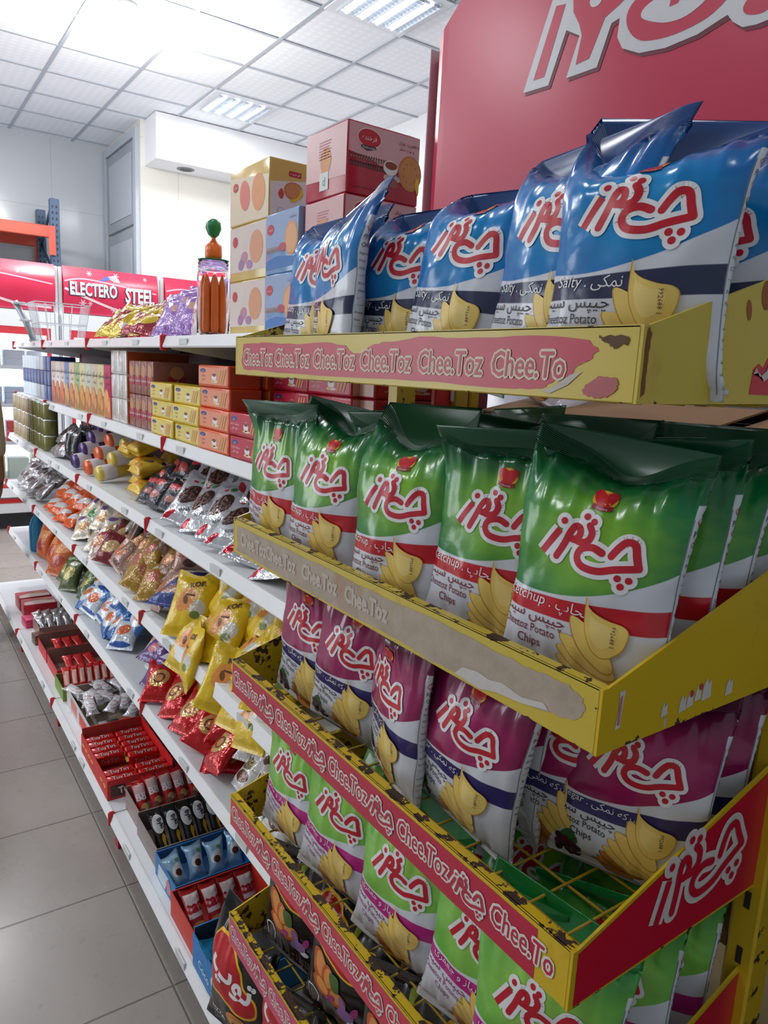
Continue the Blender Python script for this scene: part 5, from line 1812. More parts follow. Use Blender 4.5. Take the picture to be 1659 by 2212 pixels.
# far red and white lidded cartons
RWc = foil('red_card', (190, 36, 50), bump=.1, rough=.35)
A = Art()
A.poly([(-.075, -.055), (.075, -.055), (.075, -.01), (-.02, .012), (-.075, -.012)], pm((216, 196, 186), .4), 1)
A.ell(.03, .02, .03, .018, pm((206, 130, 80), .4), 2)
meT = pack_mesh('chocolate_carton', .165, .120, .070, RWc, None, None, .002, A)
lay('chocolate_carton', meT, (.650, 4.30, z6), (0, 0, .04), 'red and white closed carton farthest along the base shelf', 'box')
lay('chocolate_carton', meT, (.655, 4.16, z6), (0, 0, -.03), 'red and white closed carton second from the far end of the base shelf', 'box')
GNc = pack_mesh('sweet_carton', .07, .10, .060, foil('green_card', (96, 140, 60), bump=.1), None, None, .004)
lay('sweet_carton', GNc, (.800, 4.10, z6), (0, 0, .2), 'small green carton behind the red closed ones on the base shelf', 'box')
MGc = pack_mesh('sweet_carton', .10, .09, .045, foil('pink_card', (206, 40, 96), bump=.1), None, None, .003)
lay('sweet_carton', MGc, (.600, 3.98, z6), (0, 0, .1), 'small magenta carton at the aisle edge of the base shelf', 'box')
# silver wrapped bars
open_carton('display_carton', .585, .825, 3.74, 3.93, .060, (150, 120, 110), 'grey-brown open carton of silver-wrapped bars')
mSB = bar('silver_bar', (206, 206, 208), .045, .085, .012, 201, None, (), .7)
for j in range(2):
    for k in range(5):
        lay('foil_bar', mSB, (.615 + .040 * k, 3.795 + .085 * j, z6 + .030), (-.9, .1 * (k % 3 - 1), .1), '%s silver-wrapped bar in the %s row of its grey-brown carton' % (on[k], ('near', 'far')[j]), 'bar', 'silver-wrapped bars')
BXc = pack_mesh('sweet_carton', .05, .06, .05, foil('brown_card', (110, 78, 56), bump=.1), None, None, .003)
lay('sweet_carton', BXc, (.575, 3.70, z6), (0, 0, .1), 'small brown box wedged at the aisle edge by the silver bars', 'box')
# nearly empty red cartons
for k, (y0, y1, lab) in enumerate(((3.42, 3.62, 'farther nearly empty red open carton on the base shelf'), (3.18, 3.40, 'nearer nearly empty red open carton on the base shelf'))):
    open_carton('display_carton', .560, .800, y0, y1, .055, (196, 34, 40), lab, (140, 100, 92), hb=.075, group='nearly empty red cartons')
    mRB = bar('red_bar', (200, 40, 40), .045, .10, .010, 205)
    for j in range(3):
        lay('chocolate_bar', mRB, (.63 + .05 * j, y0 + .06, z6 + .020), (-1.2, 0, .1 * j), 'flat red bar lying in the %s red carton, %s from the aisle' % (('farther', 'nearer')[k], on[j]), 'bar', 'red bars in the nearly empty cartons')
# candy carton with pinkish red sticks
A = Art()
A.rect(-.008, .02, .008, .085, pm((232, 190, 180), .35), 1)
open_carton('display_carton', .545, .810, 2.985, 3.150, .055, (120, 150, 60), 'green-edged carton of red and pink candy sticks', (150, 120, 80))
mCS = bar('candy_stick', (210, 44, 40), .036, .105, .010, 211, A)
for k in range(8):
    lay('candy_stick', mCS, (.570 + .030 * k, 3.015, z6 + .030 + .002 * (k % 3)), (-.85, 0, -.12), '%s red and pink candy stick from the aisle in its green-edged carton' % on[k], 'sweet', 'red and pink candy sticks')
# white carton of oval packs
A = Art()
A.rect(-.12, .012, -.02, .058, pm((214, 120, 110), .5), 1)
A.rect(.02, .01, .14, .055, pm((206, 60, 50), .5), 1)
open_carton('display_carton', .555, .860, 2.565, 2.960, .070, (206, 202, 206), 'large white open carton filled with oval white packs', (176, 160, 142), front=A)
A = Art()
A.ell(0, .055, .022, .042, pm((218, 218, 222), .3), 1)
A.ell(0, .055, .016, .032, pm((206, 180, 184), .3), 2)
A.ell(0, .055, .014, .029, pm((222, 222, 226), .3), 3)
A.text('Vita', 0, .045, .012, pm((190, 90, 100), .3), 4, res=1)
mOV = bar('oval_pack', (190, 188, 194), .055, .110, .014, 221, A, (), .3)
rr = random.Random(8)
n = 0
for r in range(4):
    for c in range(5):
        if r == 0 and c < 2:
            continue
        lay('oval_pack', mOV, (.600 + .055 * c, 2.635 + .078 * r, z6 + .044 + rr.uniform(0, .006)), (-1.35, rr.uniform(-.1, .1), rr.uniform(-.9, .9)), 'white oval-labelled pack in the big white carton, row %s, %s from the aisle' % (('one', 'two', 'three', 'four')[r], on[c]), 'pack', 'oval white packs')
        n += 1
CYm = pack_mesh('sweet_carton', .030, .05, .052, foil('grey_card', (150, 150, 158), bump=.1), None, None, .002)
CYb = pack_mesh('sweet_carton', .030, .05, .052, foil('dark_card', (44, 36, 40), bump=.1), None, None, .002)
CYr = pack_mesh('sweet_carton', .034, .05, .050, foil('rust_card', (166, 70, 44), bump=.1), None, None, .002)
for k, (me, lab) in enumerate(((CYm, 'small grey box standing loose in the white carton'), (CYb, 'small black box standing between grey and rust ones in the white carton'), (CYr, 'small rust-red box standing loose in the white carton'))):
    lay('sweet_carton', me, (.612 + .040 * k, 2.606, z6 + .004), (0, 0, 0), lab, 'box')
# big red wafer-bar carton, two lanes of bars
A = Art()
A.rect(-.095, .008, -.05, .048, pm((76, 44, 38), .4), 1)
A.text('TuyTiri', -.03, .022, .022, pm((226, 206, 200), .35), 2, bold=.03, sx=.85, rot=.12)
A.text(persian('ویفر'), .06, .045, .008, pm((226, 180, 170), .35), 2)
open_carton('display_carton', .520, .730, 2.190, 2.545, .068, (206, 30, 32), 'red open carton holding two lanes of red wafer bars', (176, 60, 50), near=A, hb=.088)
A = Art()
A.text('TuyTiri', 0, .043, .0155, pm((40, 26, 28), .3), 2, bold=.055, sx=.9, rot=0)
A.text('TuyTiri', 0, .043, .0150, pm((236, 214, 208), .3), 3, bold=.006, sx=.9, rot=0)
bm_ = foil('wafer_bar_film', (206, 26, 28), [(0, .08, .6, .05, 0, (206, 170, 80))], bump=.35, rough=.18, metal=.1)
mb = MB()
mb.box(-.048, .048, -.014, .014, 0, .040, bm_, .004, seg=2)
for sx_ in (-1, 1):
    mb.box(min(.048 * sx_, .056 * sx_), max(.048 * sx_, .056 * sx_), -.013, .013, .018, .021, pm((206, 174, 84), .3, .4))
T = Art()
T.text('TuyTiri', 0, -.008, .016, pm((44, 26, 26), .3), 1, bold=.06, sx=.95)
T.text('TuyTiri', 0, -.008, .0155, pm((238, 216, 210), .3), 2, bold=.0, sx=.95)
decal(mb, T, (0, 0, .040), (1, 0, 0), (0, 1, 0), .0004, .0002)
decal(mb, T, (0, -.014, .020), (1, 0, 0), (0, 0, 1), .0004, .0002)
mWB = mb.build('wafer_bar', mesh_only=True)
for lane in range(2):
    for k in range(8):
        if (lane, k) in ((0, 2), (0, 3), (1, 2)):
            continue
        lay('wafer_bar', mWB, (.573 + .102 * lane, 2.222 + .0415 * k, z6 + .020), (.18, 0, .03 * (k % 3 - 1)), 'red wafer bar in the %s lane of its red carton, %s from near end' % (('aisle', 'inner')[lane], on[k]), 'bar', 'red wafer bars in two lanes')
RBx = pack_mesh('wafer_carton', .130, .150, .050, foil('red_box', (176, 44, 44), [(0, .5, .2, .2, 0, (150, 60, 50))], bump=.1, rough=.35), None, None, .002)
for k in range(2):
    for t in range(2):
        lay('wafer_carton', RBx, (.812 + .006 * t, 2.275 + .165 * k, z6 + .0504 * t), (0, 0, .02 * k), '%s %s closed red box behind the two-lane wafer carton' % (('lower', 'upper')[t], ('near', 'far')[k]), 'box', 'closed red boxes behind the wafer bars')
# carton of red bars standing up
open_carton('display_carton', .560, .775, 1.985, 2.130, .062, (150, 130, 124), 'grey card carton of five upright red bars with white print', (120, 100, 92), hb=.072)
A = Art()
A.rect(-.017, .080, .017, .110, pm((226, 190, 190), .3), 1)
A.text('BB', 0, .062, .020, pm((236, 226, 230), .3), 2, bold=.06)
A.ell(.004, .040, .012, .011, pm((206, 170, 110), .35), 2)
A.ell(-.006, .030, .009, .008, pm((130, 90, 70), .35), 3)
A.ell(.014, .058, .004, .006, pm((70, 70, 150), .35), 2)
mBB = bar('red_bar', (206, 26, 34), .044, .125, .012, 231, A)
for k in range(5):
    lay('chocolate_bar', mBB, (.592 + .040 * k, 2.025, z6 + (.012 if k else -.0) + .004), (-.62, 0, .12 + .04 * (k % 2)), '%s upright red bar with white print, counting from the aisle side' % on[k], 'bar', 'upright red bars with white print')
# carton of black bars with white ovals
open_carton('display_carton', .552, .775, 1.795, 1.980, .062, (140, 126, 122), 'grey card carton of black bars with white oval labels', (112, 98, 90), hb=.070)
A = Art()
A.ell(0, .088, .0165, .028, pm((226, 226, 226), .3), 1)
A.text('Byki', .001, .086, .0125, pm((40, 48, 70), .3), 2, bold=.03, rot=-PI / 2 + .25, res=2)
A.poly(crom([(.004, .058), (.012, .05), (.008, .03), (.014, .012), (.006, .018), (.0, .04)], 4, True), pm((222, 170, 40), .3), 1)
mBY = bar('black_bar', (34, 32, 34), .044, .130, .012, 241, A)
for k in range(5):
    lay('chocolate_bar', mBY, (.588 + .041 * k, 1.835 + (.010 if k > 2 else 0), z6 + .006), (-.66, 0, .10), '%s black bar with white oval label, counting from the aisle side' % on[k], 'bar', 'black bars with white ovals')
# blue carton of clear chocolate packs
A = Art()
A.poly([(-.10, .004), (-.02, .004), (.01, .05), (-.06, .058), (-.10, .05)], pm((40, 120, 60), .4), 1)
A.poly([(.01, .004), (.10, .004), (.10, .045), (.03, .052)], pm((90, 110, 170), .4), 1)
F_ = Art()
F_.poly([(-.06, .004), (.0, .004), (.03, .055), (-.05, .05)], pm((196, 214, 226), .4), 1)
F_.ell(.03, .03, .018, .02, pm((200, 120, 130), .4), 2)
open_carton('display_carton', .545, .765, 1.620, 1.785, .064, (40, 120, 186), 'blue open carton of clear milky packs with brown centres', (60, 110, 160), near=A, front=F_)
mBP = bar('clear_pack', (150, 186, 214), .060, .095, .018, 251, None, [(0, .5, .3, .16, .3, (226, 232, 236)), (.0, .42, .16, .10, 0, (96, 52, 40)), (.15, .75, .1, .06, 0, (90, 160, 110))], .2)
for k in range(4):
    lay('sweet_pack', mBP, (.580 + .050 * k, 1.668 + .012 * (k % 2), z6 + .018), (-.75, .1 * (k % 2), .3 - .2 * k), '%s clear milky pack with brown centre, counting from the aisle side' % on[k], 'pack', 'clear milky packs in the blue carton')
# red carton of white-red bars
open_carton('display_carton', .530, .750, 1.440, 1.612, .066, (206, 52, 36), 'orange-red open carton of white-labelled red bars', (150, 40, 40))
A = Art()
A.rect(-.019, .055, .019, .112, pm((226, 206, 206), .3), 1)
A.text('tat', 0, .068, .026, pm((196, 30, 50), .3), 2, bold=.05, sx=1.0, res=2)
A.ell(0, .036, .016, .010, pm((206, 140, 70), .35), 1)
mTT = bar('white_red_bar', (190, 40, 36), .048, .125, .013, 261, A)
for k in range(4):
    lay('chocolate_bar', mTT, (.562 + .047 * k, 1.480, z6 + .008), (-.62, 0, .14), '%s red bar with white label and red lettering, counting from the aisle side' % on[k], 'bar', 'white-labelled red bars')
# cyan carton
F_ = Art()
F_.ell(.04, .046, .016, .018, pm((226, 226, 224), .4), 1)
F_.ell(.04, .044, .008, .010, pm((120, 60, 44), .4), 2)
F_.text('Coco', -.02, .024, .020, pm((206, 224, 236), .4), 1, bold=.02, rot=-.1)
open_carton('display_carton', .522, .740, 1.255, 1.432, .084, (38, 126, 196), 'bright blue open carton of cyan packs at the near end of base shelf', (44, 62, 80), front=F_, hb=.098)
mCY = bar('cyan_pack', (28, 140, 190), .075, .115, .018, 271, None, [(0, .5, .2, .1, .4, (90, 190, 226))], .25)
for k in range(4):
    lay('sweet_pack', mCY, (.556 + .048 * k, 1.315 + .014 * (k % 2), z6 + .014), (-.5, .05, .25), '%s glossy cyan pack in the bright blue carton, counting from the aisle' % on[k], 'pack', 'glossy cyan packs')
# the black bag leaning at the very end of the base shelf
o = crisp('dark', 0, .560, 1.150, 5, 18, -.02, .05, 'black glossy snack bag with red label at the gap between rack and blue carton', s=1.0)
o.location = (.530, 1.190, Z(-1.352))
# ================================================================== freezers against the far wall
FW = pm((230, 233, 238), .3, 0, .03)
FGL = pm((206, 212, 220), .3)
b = NB('freezer_header_print')
co = b.coord('Object')
n = b.noise(5, 3, co)
FHM = b.fin(b.mix(n, lin((206, 40, 72)), lin((226, 66, 100))), .22, 0, .6)
def lit(rgb, s):
    b = NB('lit_panel')
    b.p.inputs['Emission Color'].default_value = lin(rgb)
    n = b.noise(2.0, 2, b.coord('Object'))
    b.l.new(b.math('ADD', b.math('MULTIPLY', n, .2), s), b.p.inputs['Emission Strength'])
    return b.fin(lin(rgb), .5)
LITW = lit((236, 246, 255), 1.1)
b = NB('cooler_glass')
b.p.inputs['Transmission Weight'].default_value = 1.0
b.p.inputs['IOR'].default_value = 1.02
GLASS = b.fin((.97, .98, 1, 1), b.math('ADD', b.math('MULTIPLY', b.noise(3, 1, b.coord('Object')), .02), .01), 0, .5)
def snow(A, x, y, r, m, l=2):
    for k in range(3):
        a = k * PI / 3
        A.stroke([(x - r * math.cos(a), y - r * math.sin(a)), (x + r * math.cos(a), y + r * math.sin(a))], r * .32, m, l + .1 * k)
    A.ell(x, y, r * .45, r * .45, m, l + .4, n=8)
def freezer(x0, x1, label, words, seed, sticker=False):
    yf, yb = 6.90, 7.56
    t = empty('display_freezer', ((x0 + x1) / 2, (yf + yb) / 2, 0))
    tag(t, label, 'freezer', 'red-topped display freezers')
    inv = Matrix.Translation((-(x0 + x1) / 2, -(yf + yb) / 2, 0))
    def fb(mb, nm, par=t):
        o = mb.build(nm, par)
        if par is t:
            o.matrix_parent_inverse = inv
        return o
    q = MB()
    q.box(x0, x0 + .035, yf, yb, .14, 2.24, FW, .006)
    q.box(x1 - .035, x1, yf, yb, .14, 2.24, FW, .006)
    q.box(x0 + .035, x1 - .035, yb - .04, yb, .14, 2.24, FW)
    q.box(x0 + .035, x1 - .035, yf + .02, yb - .04, .14, .30, FW)
    q.box(x0 + .035, x1 - .035, yf + .02, yb - .04, 1.80, 2.24, FW)
    fb(q, 'cabinet')
    q = MB()
    q.box(x0 + .02, x1 - .02, yf + .06, yb, .0, .14, pm((40, 42, 48), .5))
    fb(q, 'plinth')
    q = MB()
    q.box(x0 + .005, x1 - .005, yf - .012, yf + .02, .145, .27, pm((214, 216, 220), .3), .006)
    q.box(x0 + .005, x1 - .005, yf - .016, yf - .010, .235, .275, pm((200, 40, 44), .35))
    fb(q, 'bumper')
    # bowed header
    q = MB()
    n = 10
    vs, fs = [], []
    for i in range(n + 1):
        u = i / n
        z = 1.865 + .385 * u
        y = yf - .01 - .045 * math.sin(PI * u)
        vs += [(x0 + .030, y, z), (x1 - .030, y, z)]
    for i in range(n):
        fs.append((2 * i, 2 * i + 1, 2 * i + 3, 2 * i + 2))
    q.add(vs, fs, FHM, smooth=True)
    q.box(x0 + .03, x1 - .03, yf - .006, yf + .02, 1.865, 2.25, FHM)
    A = Art()
    wt = pm((238, 236, 240), .3)
    W = x1 - x0
    rr = random.Random(seed)
    for k in range(7):
        snow(A, rr.uniform(.08, W - .08), rr.choice((.05, .09, .30, .34)), rr.uniform(.012, .03), pm((240, 190, 204), .3), 1)
    A.stroke(crom([(.04, .20), (.2, .14), (.5, .05), (W - .06, .03)], 6), .020, pm((244, 220, 228), .3), 1, False)
    A.stroke(crom([(.04, .26), (.2, .29), (.5, .26), (W - .05, .22)], 6), .012, pm((238, 170, 190), .3), 1, False)
    if words:
        A.text('ELECTERO', W * .32, .150, .108, pm((70, 60, 80), .3), 3, bold=.05, sx=.56)
        A.text('ELECTERO', W * .32, .155, .104, wt, 4, bold=.03, sx=.56)
        A.text('STEEL', W * .775, .125, .125, pm((70, 60, 80), .3), 3, bold=.05, sx=.58)
        A.text('STEEL', W * .775, .130, .120, wt, 4, bold=.035, sx=.58)
        A.poly(crom([(W * .38, .285), (W * .44, .325), (W * .52, .33), (W * .46, .30)], 4, True), pm((70, 100, 180), .3), 3)
        A.poly(crom([(W * .46, .33), (W * .54, .335), (W * .575, .29), (W * .50, .295)], 4, True), pm((236, 214, 222), .3), 3)
        A.text('ESC', W * .52, .295, .024, pm((200, 60, 90), .3), 5)
    A = A.fine(.05)
    for (l, m, v, tt) in A.items:
        v = v.copy()
        v[:, 0] = np.clip(v[:, 0], .035, W - .035)
        v[:, 1] = np.clip(v[:, 1], .004, .38)
        q.add([(x0 + p[0], yf - .01 - .045 * math.sin(PI * p[1] / .385) - .0015 - .0006 * l, 1.865 + p[1]) for p in v], tt, m)
    h = fb(q, 'header_panel')
    # glass door with a red-edged frame
    q = MB()
    q.box(x0 + .012, x0 + .075, yf - .04, yf + .0, .29, 1.855, FW, .008)
    q.box(x1 - .075, x1 - .012, yf - .04, yf + .0, .29, 1.855, FW, .008)
    q.box(x0 + .075, x1 - .075, yf - .04, yf + .0, 1.72, 1.855, FW)
    q.box(x0 + .075, x1 - .075, yf - .04, yf + .0, .29, .37, FW)
    rd = pm((206, 60, 70), .35)
    for (a, c, d_, e) in ((x0 + .075, x1 - .075, 1.66, 1.72), (x0 + .075, x1 - .075, .37, .40)):
        q.box(a, c, yf - .038, yf - .004, d_, e, rd)
    for a in (x0 + .075, x1 - .105):
        q.box(a, a + .03, yf - .038, yf - .004, .40, 1.66, rd)
    dr = fb(q, 'door')
    q = MB()
    q.box(x0 + .10, x1 - .10, yf - .024, yf - .018, .40, 1.66, GLASS)
    g = q.build('glass_pane', dr)
    q = MB()
    q.tube([(x0 + .05, yf - .04, .80), (x0 + .05, yf - .075, .83), (x0 + .05, yf - .075, 1.40), (x0 + .05, yf - .04, 1.43)], .011, FGL, 8)
    q.build('door_handle', dr)
    q = MB()
    q.box(x0 + .10, x0 + .14, yf + .03, yf + .05, .34, 1.76, LITW)
    q.box(x1 - .14, x1 - .10, yf + .03, yf + .05, .34, 1.76, LITW)
    q.box(x0 + .05, x1 - .05, yb - .05, yb - .042, .32, 1.78, LITW)
    fb(q, 'light_strip')
    for zz in (.42, .74, 1.06, 1.38):
        q = MB()
        for k in range(14):
            yy = yf + .08 + k * .04
            q.box(x0 + .04, x1 - .04, yy, yy + .006, zz, zz + .006, FW)
        q.box(x0 + .04, x1 - .04, yf + .06, yf + .07, zz - .01, zz + .02, FW)
        fb(q, 'wire_shelf')
    return t
freezer(-.385, .465, 'red-topped display freezer at the left edge of the photo, mostly cut off', False, 1)
freezer(.470, 1.328, 'red-topped display freezer with pale snowflakes, left of the lettered one', False, 2)
freezer(1.332, 2.195, 'red-topped display freezer with big white capital lettering on its header', True, 3)
freezer(2.200, 3.060, 'red-topped freezer with blue price poster, right of the lettered one', False, 5)
# goods inside the left freezers
gm = [pack_mesh('frozen_carton', .16, .16, h, foil('frozen_%d' % k, c, [(0, .5, .25, .12, 0, c2)], bump=.15), None, None, .004) for k, (c, c2, h) in enumerate((((216, 222, 230), (60, 60, 130), .07), ((206, 84, 88), (226, 190, 190), .06), ((206, 222, 206), (60, 140, 80), .18), ((206, 216, 140), (100, 160, 70), .20), ((190, 206, 226), (90, 110, 170), .05)))]
for fx, nm in ((-.385, 'leftmost'), (.470, 'snowflake')):
    for r, (zz, ids, ht) in enumerate(((.427, (2, 3, 2, 3), 1), (.747, (1, 1, 1, 1), 3), (1.067, (4, 4, 4, 4), 3), (1.387, (0, 0, 0, 0), 2))):
        for k in range(4):
            for t in range(ht):
                hh = (.07, .06, .18, .20, .05)[ids[k]]
                lay('frozen_carton', gm[ids[k]], (fx + .145 + .188 * k, 7.10, zz + t * (hh + .001)), (0, 0, 0), '%s carton on the %s wire shelf of the %s freezer' % (('white and navy', 'red', 'white and green', 'yellow-green', 'pale blue')[ids[k]], ('lowest', 'second', 'third', 'top')[r], nm), 'carton', 'cartons on the %s shelf of the %s freezer' % (('lowest', 'second', 'third', 'top')[r], nm))
# blue poster with the number 19 in Persian digits
q = MB()
bp = pm((30, 110, 190), .35)
q.box(2.30, 2.62, 6.825, 6.829, 1.62, 2.10, bp)
A = Art()
A.text('\u06f1\u06f9', .17, .10, .20, WHITE, 2, bold=.04, res=3)
A.rect(.05, .36, .28, .375, pm((150, 190, 226), .4), 2)
A.rect(.08, .33, .27, .342, pm((150, 190, 226), .4), 2)
A.poly([(-.02, .28), (.07, .48), (-.02, .48)], pm((226, 232, 238), .4), 1)
decal(q, A, (2.30, 6.825, 1.62), (1, 0, 0), (0, 0, 1), .002, .001)
tag(q.build('price_poster'), 'blue paper poster with white Persian digits hung on the freezer header', 'poster')

# blue and orange pallet racking behind the freezers
PB = pm((74, 94, 122), .45, .2, .1)
PO = pm((214, 84, 62), .4, 0, .08)
t = empty('pallet_rack', (.9, 8.4, 0))
tag(t, 'blue and orange steel pallet racking standing behind the freezers', 'rack')
inv = Matrix.Translation((-.9, -8.4, 0))
for yy in (8.05, 8.75):
    for xx in (-1.2, 1.50):
        q = MB()
        q.box(xx, xx + .085, yy, yy + .07, 0, Z(1.50), PB, .004)
        for k in range(36):
            zz = 1.0 + .056 * k
            if zz < Z(1.46):
                for dx in (.022, .058):
                    q.box(xx + dx - .008, xx + dx + .008, yy - .001, yy + .001, zz, zz + .024, pm((36, 44, 58), .5))
        o = q.build('upright', t)
        o.matrix_parent_inverse = inv
for xx in (-1.16, 1.54):
    q = MB()
    for k in range(3):
        q.tube([(xx, 8.10, Z(-.6 + .7 * k)), (xx, 8.78, Z(-.25 + .7 * k))], .016, PB, 6)
        q.tube([(xx, 8.78, Z(-.25 + .7 * k)), (xx, 8.10, Z(.1 + .7 * k))], .016, PB, 6)
    o = q.build('brace', t)
    o.matrix_parent_inverse = inv
for yy in (8.02, 8.79):
    for zz in (1.13, .10):
        q = MB()
        q.box(-1.12, 1.50, yy, yy + .045, Z(zz), Z(zz + .11), PO, .006)
        for xx in (-1.125, 1.475):
            q.box(xx, xx + .06, yy - .006, yy, Z(zz - .16), Z(zz + .11), PO)
        o = q.build('beam', t)
        o.matrix_parent_inverse = inv
q = MB()
for zz in (1.245, .215):
    q.box(-1.12, 1.52, 8.06, 8.79, Z(zz - .004), Z(zz), pm((120, 126, 138), .5))
o = q.build('deck', t)
o.matrix_parent_inverse = inv
q = MB()
for k in range(5):
    q.box(-1.0 + .5 * k, -.55 + .5 * k, 8.08, 8.7, Z(.218), Z(.55), pm((96, 92, 100), .7), .01)
o = q.build('wrapped_load', None)
tag(o, 'dark grey wrapped load stored under the orange beam of pallet racking', 'load')
q = MB()
q.box(.85, 1.02, 8.10, 8.3, Z(.56), Z(.75), pm((200, 90, 70), .5), .01)
tag(q.build('storage_crate'), 'small red crate on the dark load below the orange beam', 'crate')

# grey post with hooks and a white wire basket on the far end of the top shelf
GP = pm((168, 174, 182), .35, .4, .05)
t = empty('price_stand', (.70, 4.3, z1))
tag(t, 'leaning grey metal post clamped to the far end of the top shelf', 'stand')
q = MB()
q.box(-.02, .02, -.02, .02, 0, .012, GP)
q.tube([(0, 0, .01), (-.03, .02, .10), (-.075, .05, .20)], .016, GP, 4)
q.build('post', t)
for zz in (.10, .185):
    q = MB()
    q.box(-.03 - .35 * (zz - .1) - .03, -.03 - .35 * (zz - .1) + .03, .0, .05, zz, zz + .012, pm((222, 226, 230), .3), .003)
    q.build('clamp', t)
t = empty('wire_basket', (.80, 4.15, z1))
tag(t, 'white wire basket standing behind the leaning grey post', 'basket')
WR = pm((222, 226, 232), .3)
q = MB()
for z_, sx_ in ((.002, .10), (.09, .115), (.19, .13)):
    q.tube([(-sx_, -sx_ * .8, z_), (sx_, -sx_ * .8, z_), (sx_, sx_ * .8, z_), (-sx_, sx_ * .8, z_), (-sx_, -sx_ * .8, z_)], .0028, WR, 6)
for k in range(7):
    f = -1 + 2 * k / 6
    for sy_ in (-1, 1):
        q.tube([(f * .10, sy_ * .08, .002), (f * .13, sy_ * .104, .19)], .0018, WR, 5)
        q.tube([(sy_ * .10, f * .08, .002), (sy_ * .13, f * .104, .19)], .0018, WR, 5)
q.build('wire_body', t)

# ================================================================== behind the yellow rack
KRm = NB('brown_card')
co = KRm.coord('Object')
n = KRm.noise(8, 4, co)
KRM = KRm.fin(KRm.mix(n, lin((124, 92, 60)), lin((152, 116, 80))), .75, 0, .2)
TAPE = pm((168, 140, 100), .35)
def flap_carton(x0, x1, y0, y1, z0, h, label, rz=0):
    cx, cy = (x0 + x1) / 2, (y0 + y1) / 2
    t = empty('cardboard_carton', (cx, cy, z0 + .0008), rz)
    tag(t, label, 'carton', 'brown cardboard cartons behind the rack')
    a, c = (x1 - x0) / 2, (y1 - y0) / 2
    q = MB()
    q.box(-a, a, -c, c, 0, h, KRM, .003)
    q.build('carton_body', t)
    for s in (-1, 1):
        q = MB()
        v = [(s * a, -c, h), (s * a, c, h), (s * .006, c * .98, h + .028), (s * .006, -c * .98, h + .028)]
        v2 = [(p[0], p[1], p[2] + .003) for p in v]
        q.add(v + v2, [(0, 1, 2, 3), (4, 5, 6, 7), (0, 1, 5, 4), (1, 2, 6, 5), (2, 3, 7, 6), (3, 0, 4, 7)], KRM)
        q.build('flap', t)
    q = MB()
    q.box(-.012, .012, -.02, .0, h + .030, h + .0335, pm((40, 36, 32), .6))
    q.build('label_patch', t)
t = empty('rear_shelf', (1.25, .75, 0))
tag(t, 'dull yellow metal shelf behind the snack rack carrying brown cartons', 'shelf')
inv = Matrix.Translation((-1.25, -.75, 0))
for xx, yy in ((.94, .42), (.94, 1.12), (1.50, .42), (1.50, 1.12)):
    q = MB()
    q.box(xx, xx + .03, yy, yy + .03, 0, Z(.12 if xx < 1 else .30), YELROD)
    o = q.build('post', t)
    o.matrix_parent_inverse = inv
for zz in (-.30, -.75, -1.2):
    q = MB()
    q.box(.94, 1.53, .42, 1.15, Z(zz) - .02, Z(zz), pm((120, 100, 40), .5))
    o = q.build('board', t)
    o.matrix_parent_inverse = inv
flap_carton(.985, 1.28, .86, 1.10, Z(-.30), .235, 'brown carton with flaps nearest the red stand, behind the green crisps')
flap_carton(.985, 1.30, .605, .85, Z(-.30), .242, 'brown carton with black label patch in the middle behind the green crisps')
flap_carton(.985, 1.30, .45, .595, Z(-.30), .232, 'brown carton at the right edge behind the green crisps')
flap_carton(1.30 + .01, 1.49, .46, .80, Z(-.30), .20, 'low brown carton in the second row behind the others')
for k, (y0, y1) in enumerate(((.82, 1.08), (.46, .78))):
    flap_carton(1.0, 1.45, y0, y1, Z(-.75), .30, ('farther', 'nearer')[k] + ' large brown carton on the lower board behind the rack')
o = crisp('purple', 0, 0, 0, 0, 0, 0, 0, 'dark red and black crisp bag lying on the brown cartons')
o.location = (1.06, 1.03, Z(-.030))
o.rotation_euler = Euler((-1.35, .3, math.radians(-100)), 'XYZ')
q = MB()
nv = pm((38, 40, 54), .45, 0, .1)
q.box(.905, 1.55, -.60, .345, .06, Z(-.30), nv, .006)
cb = q.build('dark_cabinet')
tag(cb, 'dark navy-grey cabinet beside the worn yellow post at the lower right edge', 'cabinet')
q = MB()
q.box(.93, 1.52, -.56, .31, 0, .06, pm((24, 24, 28), .6))
q.build('plinth', cb)
# red stand with a yellow edge seen past the rack post
t = empty('display_stand', (.955, 1.10, 0))
tag(t, 'red painted display stand with yellow edge post behind the rack', 'stand')
q = MB()
q.box(-.055, .030, .035, .050, 0, Z(.10), pm((206, 40, 30), .4), .003)
q.build('panel', t)
q = MB()
q.box(.030, .055, .030, .055, 0, Z(.10), YELROD, .003)
q.build('edge_post', t)
q = MB()
q.box(-.02, .01, .026, .036, Z(-.05), Z(-.02), pm((222, 222, 222), .3), .004)
q.build('plug', t)
# distant shop shelf with small blue and white boxes seen through the gap
t = empty('wall_shelf', (3.7, 3.1, 0))
tag(t, 'white wall shelf of small blue and white boxes across the shop', 'shelf')
inv = Matrix.Translation((-3.7, -3.1, 0))
q = MB()
q.box(4.10, 4.13, .6, 4.4, 0, 2.3, FW)
o = q.build('back_panel', t)
o.matrix_parent_inverse = inv
for zz in (.4, .75, 1.10, 1.45, 1.80):
    q = MB()
    q.box(3.75, 4.10, .6, 4.4, zz - .025, zz, FW)
    o = q.build('board', t)
    o.matrix_parent_inverse = inv
cs_ = [pack_mesh('medicine_box', .075, .12, h, foil('small_box_%d' % k, c, [(0, .5, .16, .18, 0, c2)], bump=.05), None, None, .003) for k, (c, c2, h) in enumerate((((40, 80, 170), (226, 232, 240), .17), ((220, 228, 236), (60, 90, 170), .15), ((60, 130, 190), (226, 232, 240), .16), ((110, 90, 170), (226, 226, 240), .14), ((206, 216, 226), (190, 60, 60), .16)))]
rr = random.Random(17)
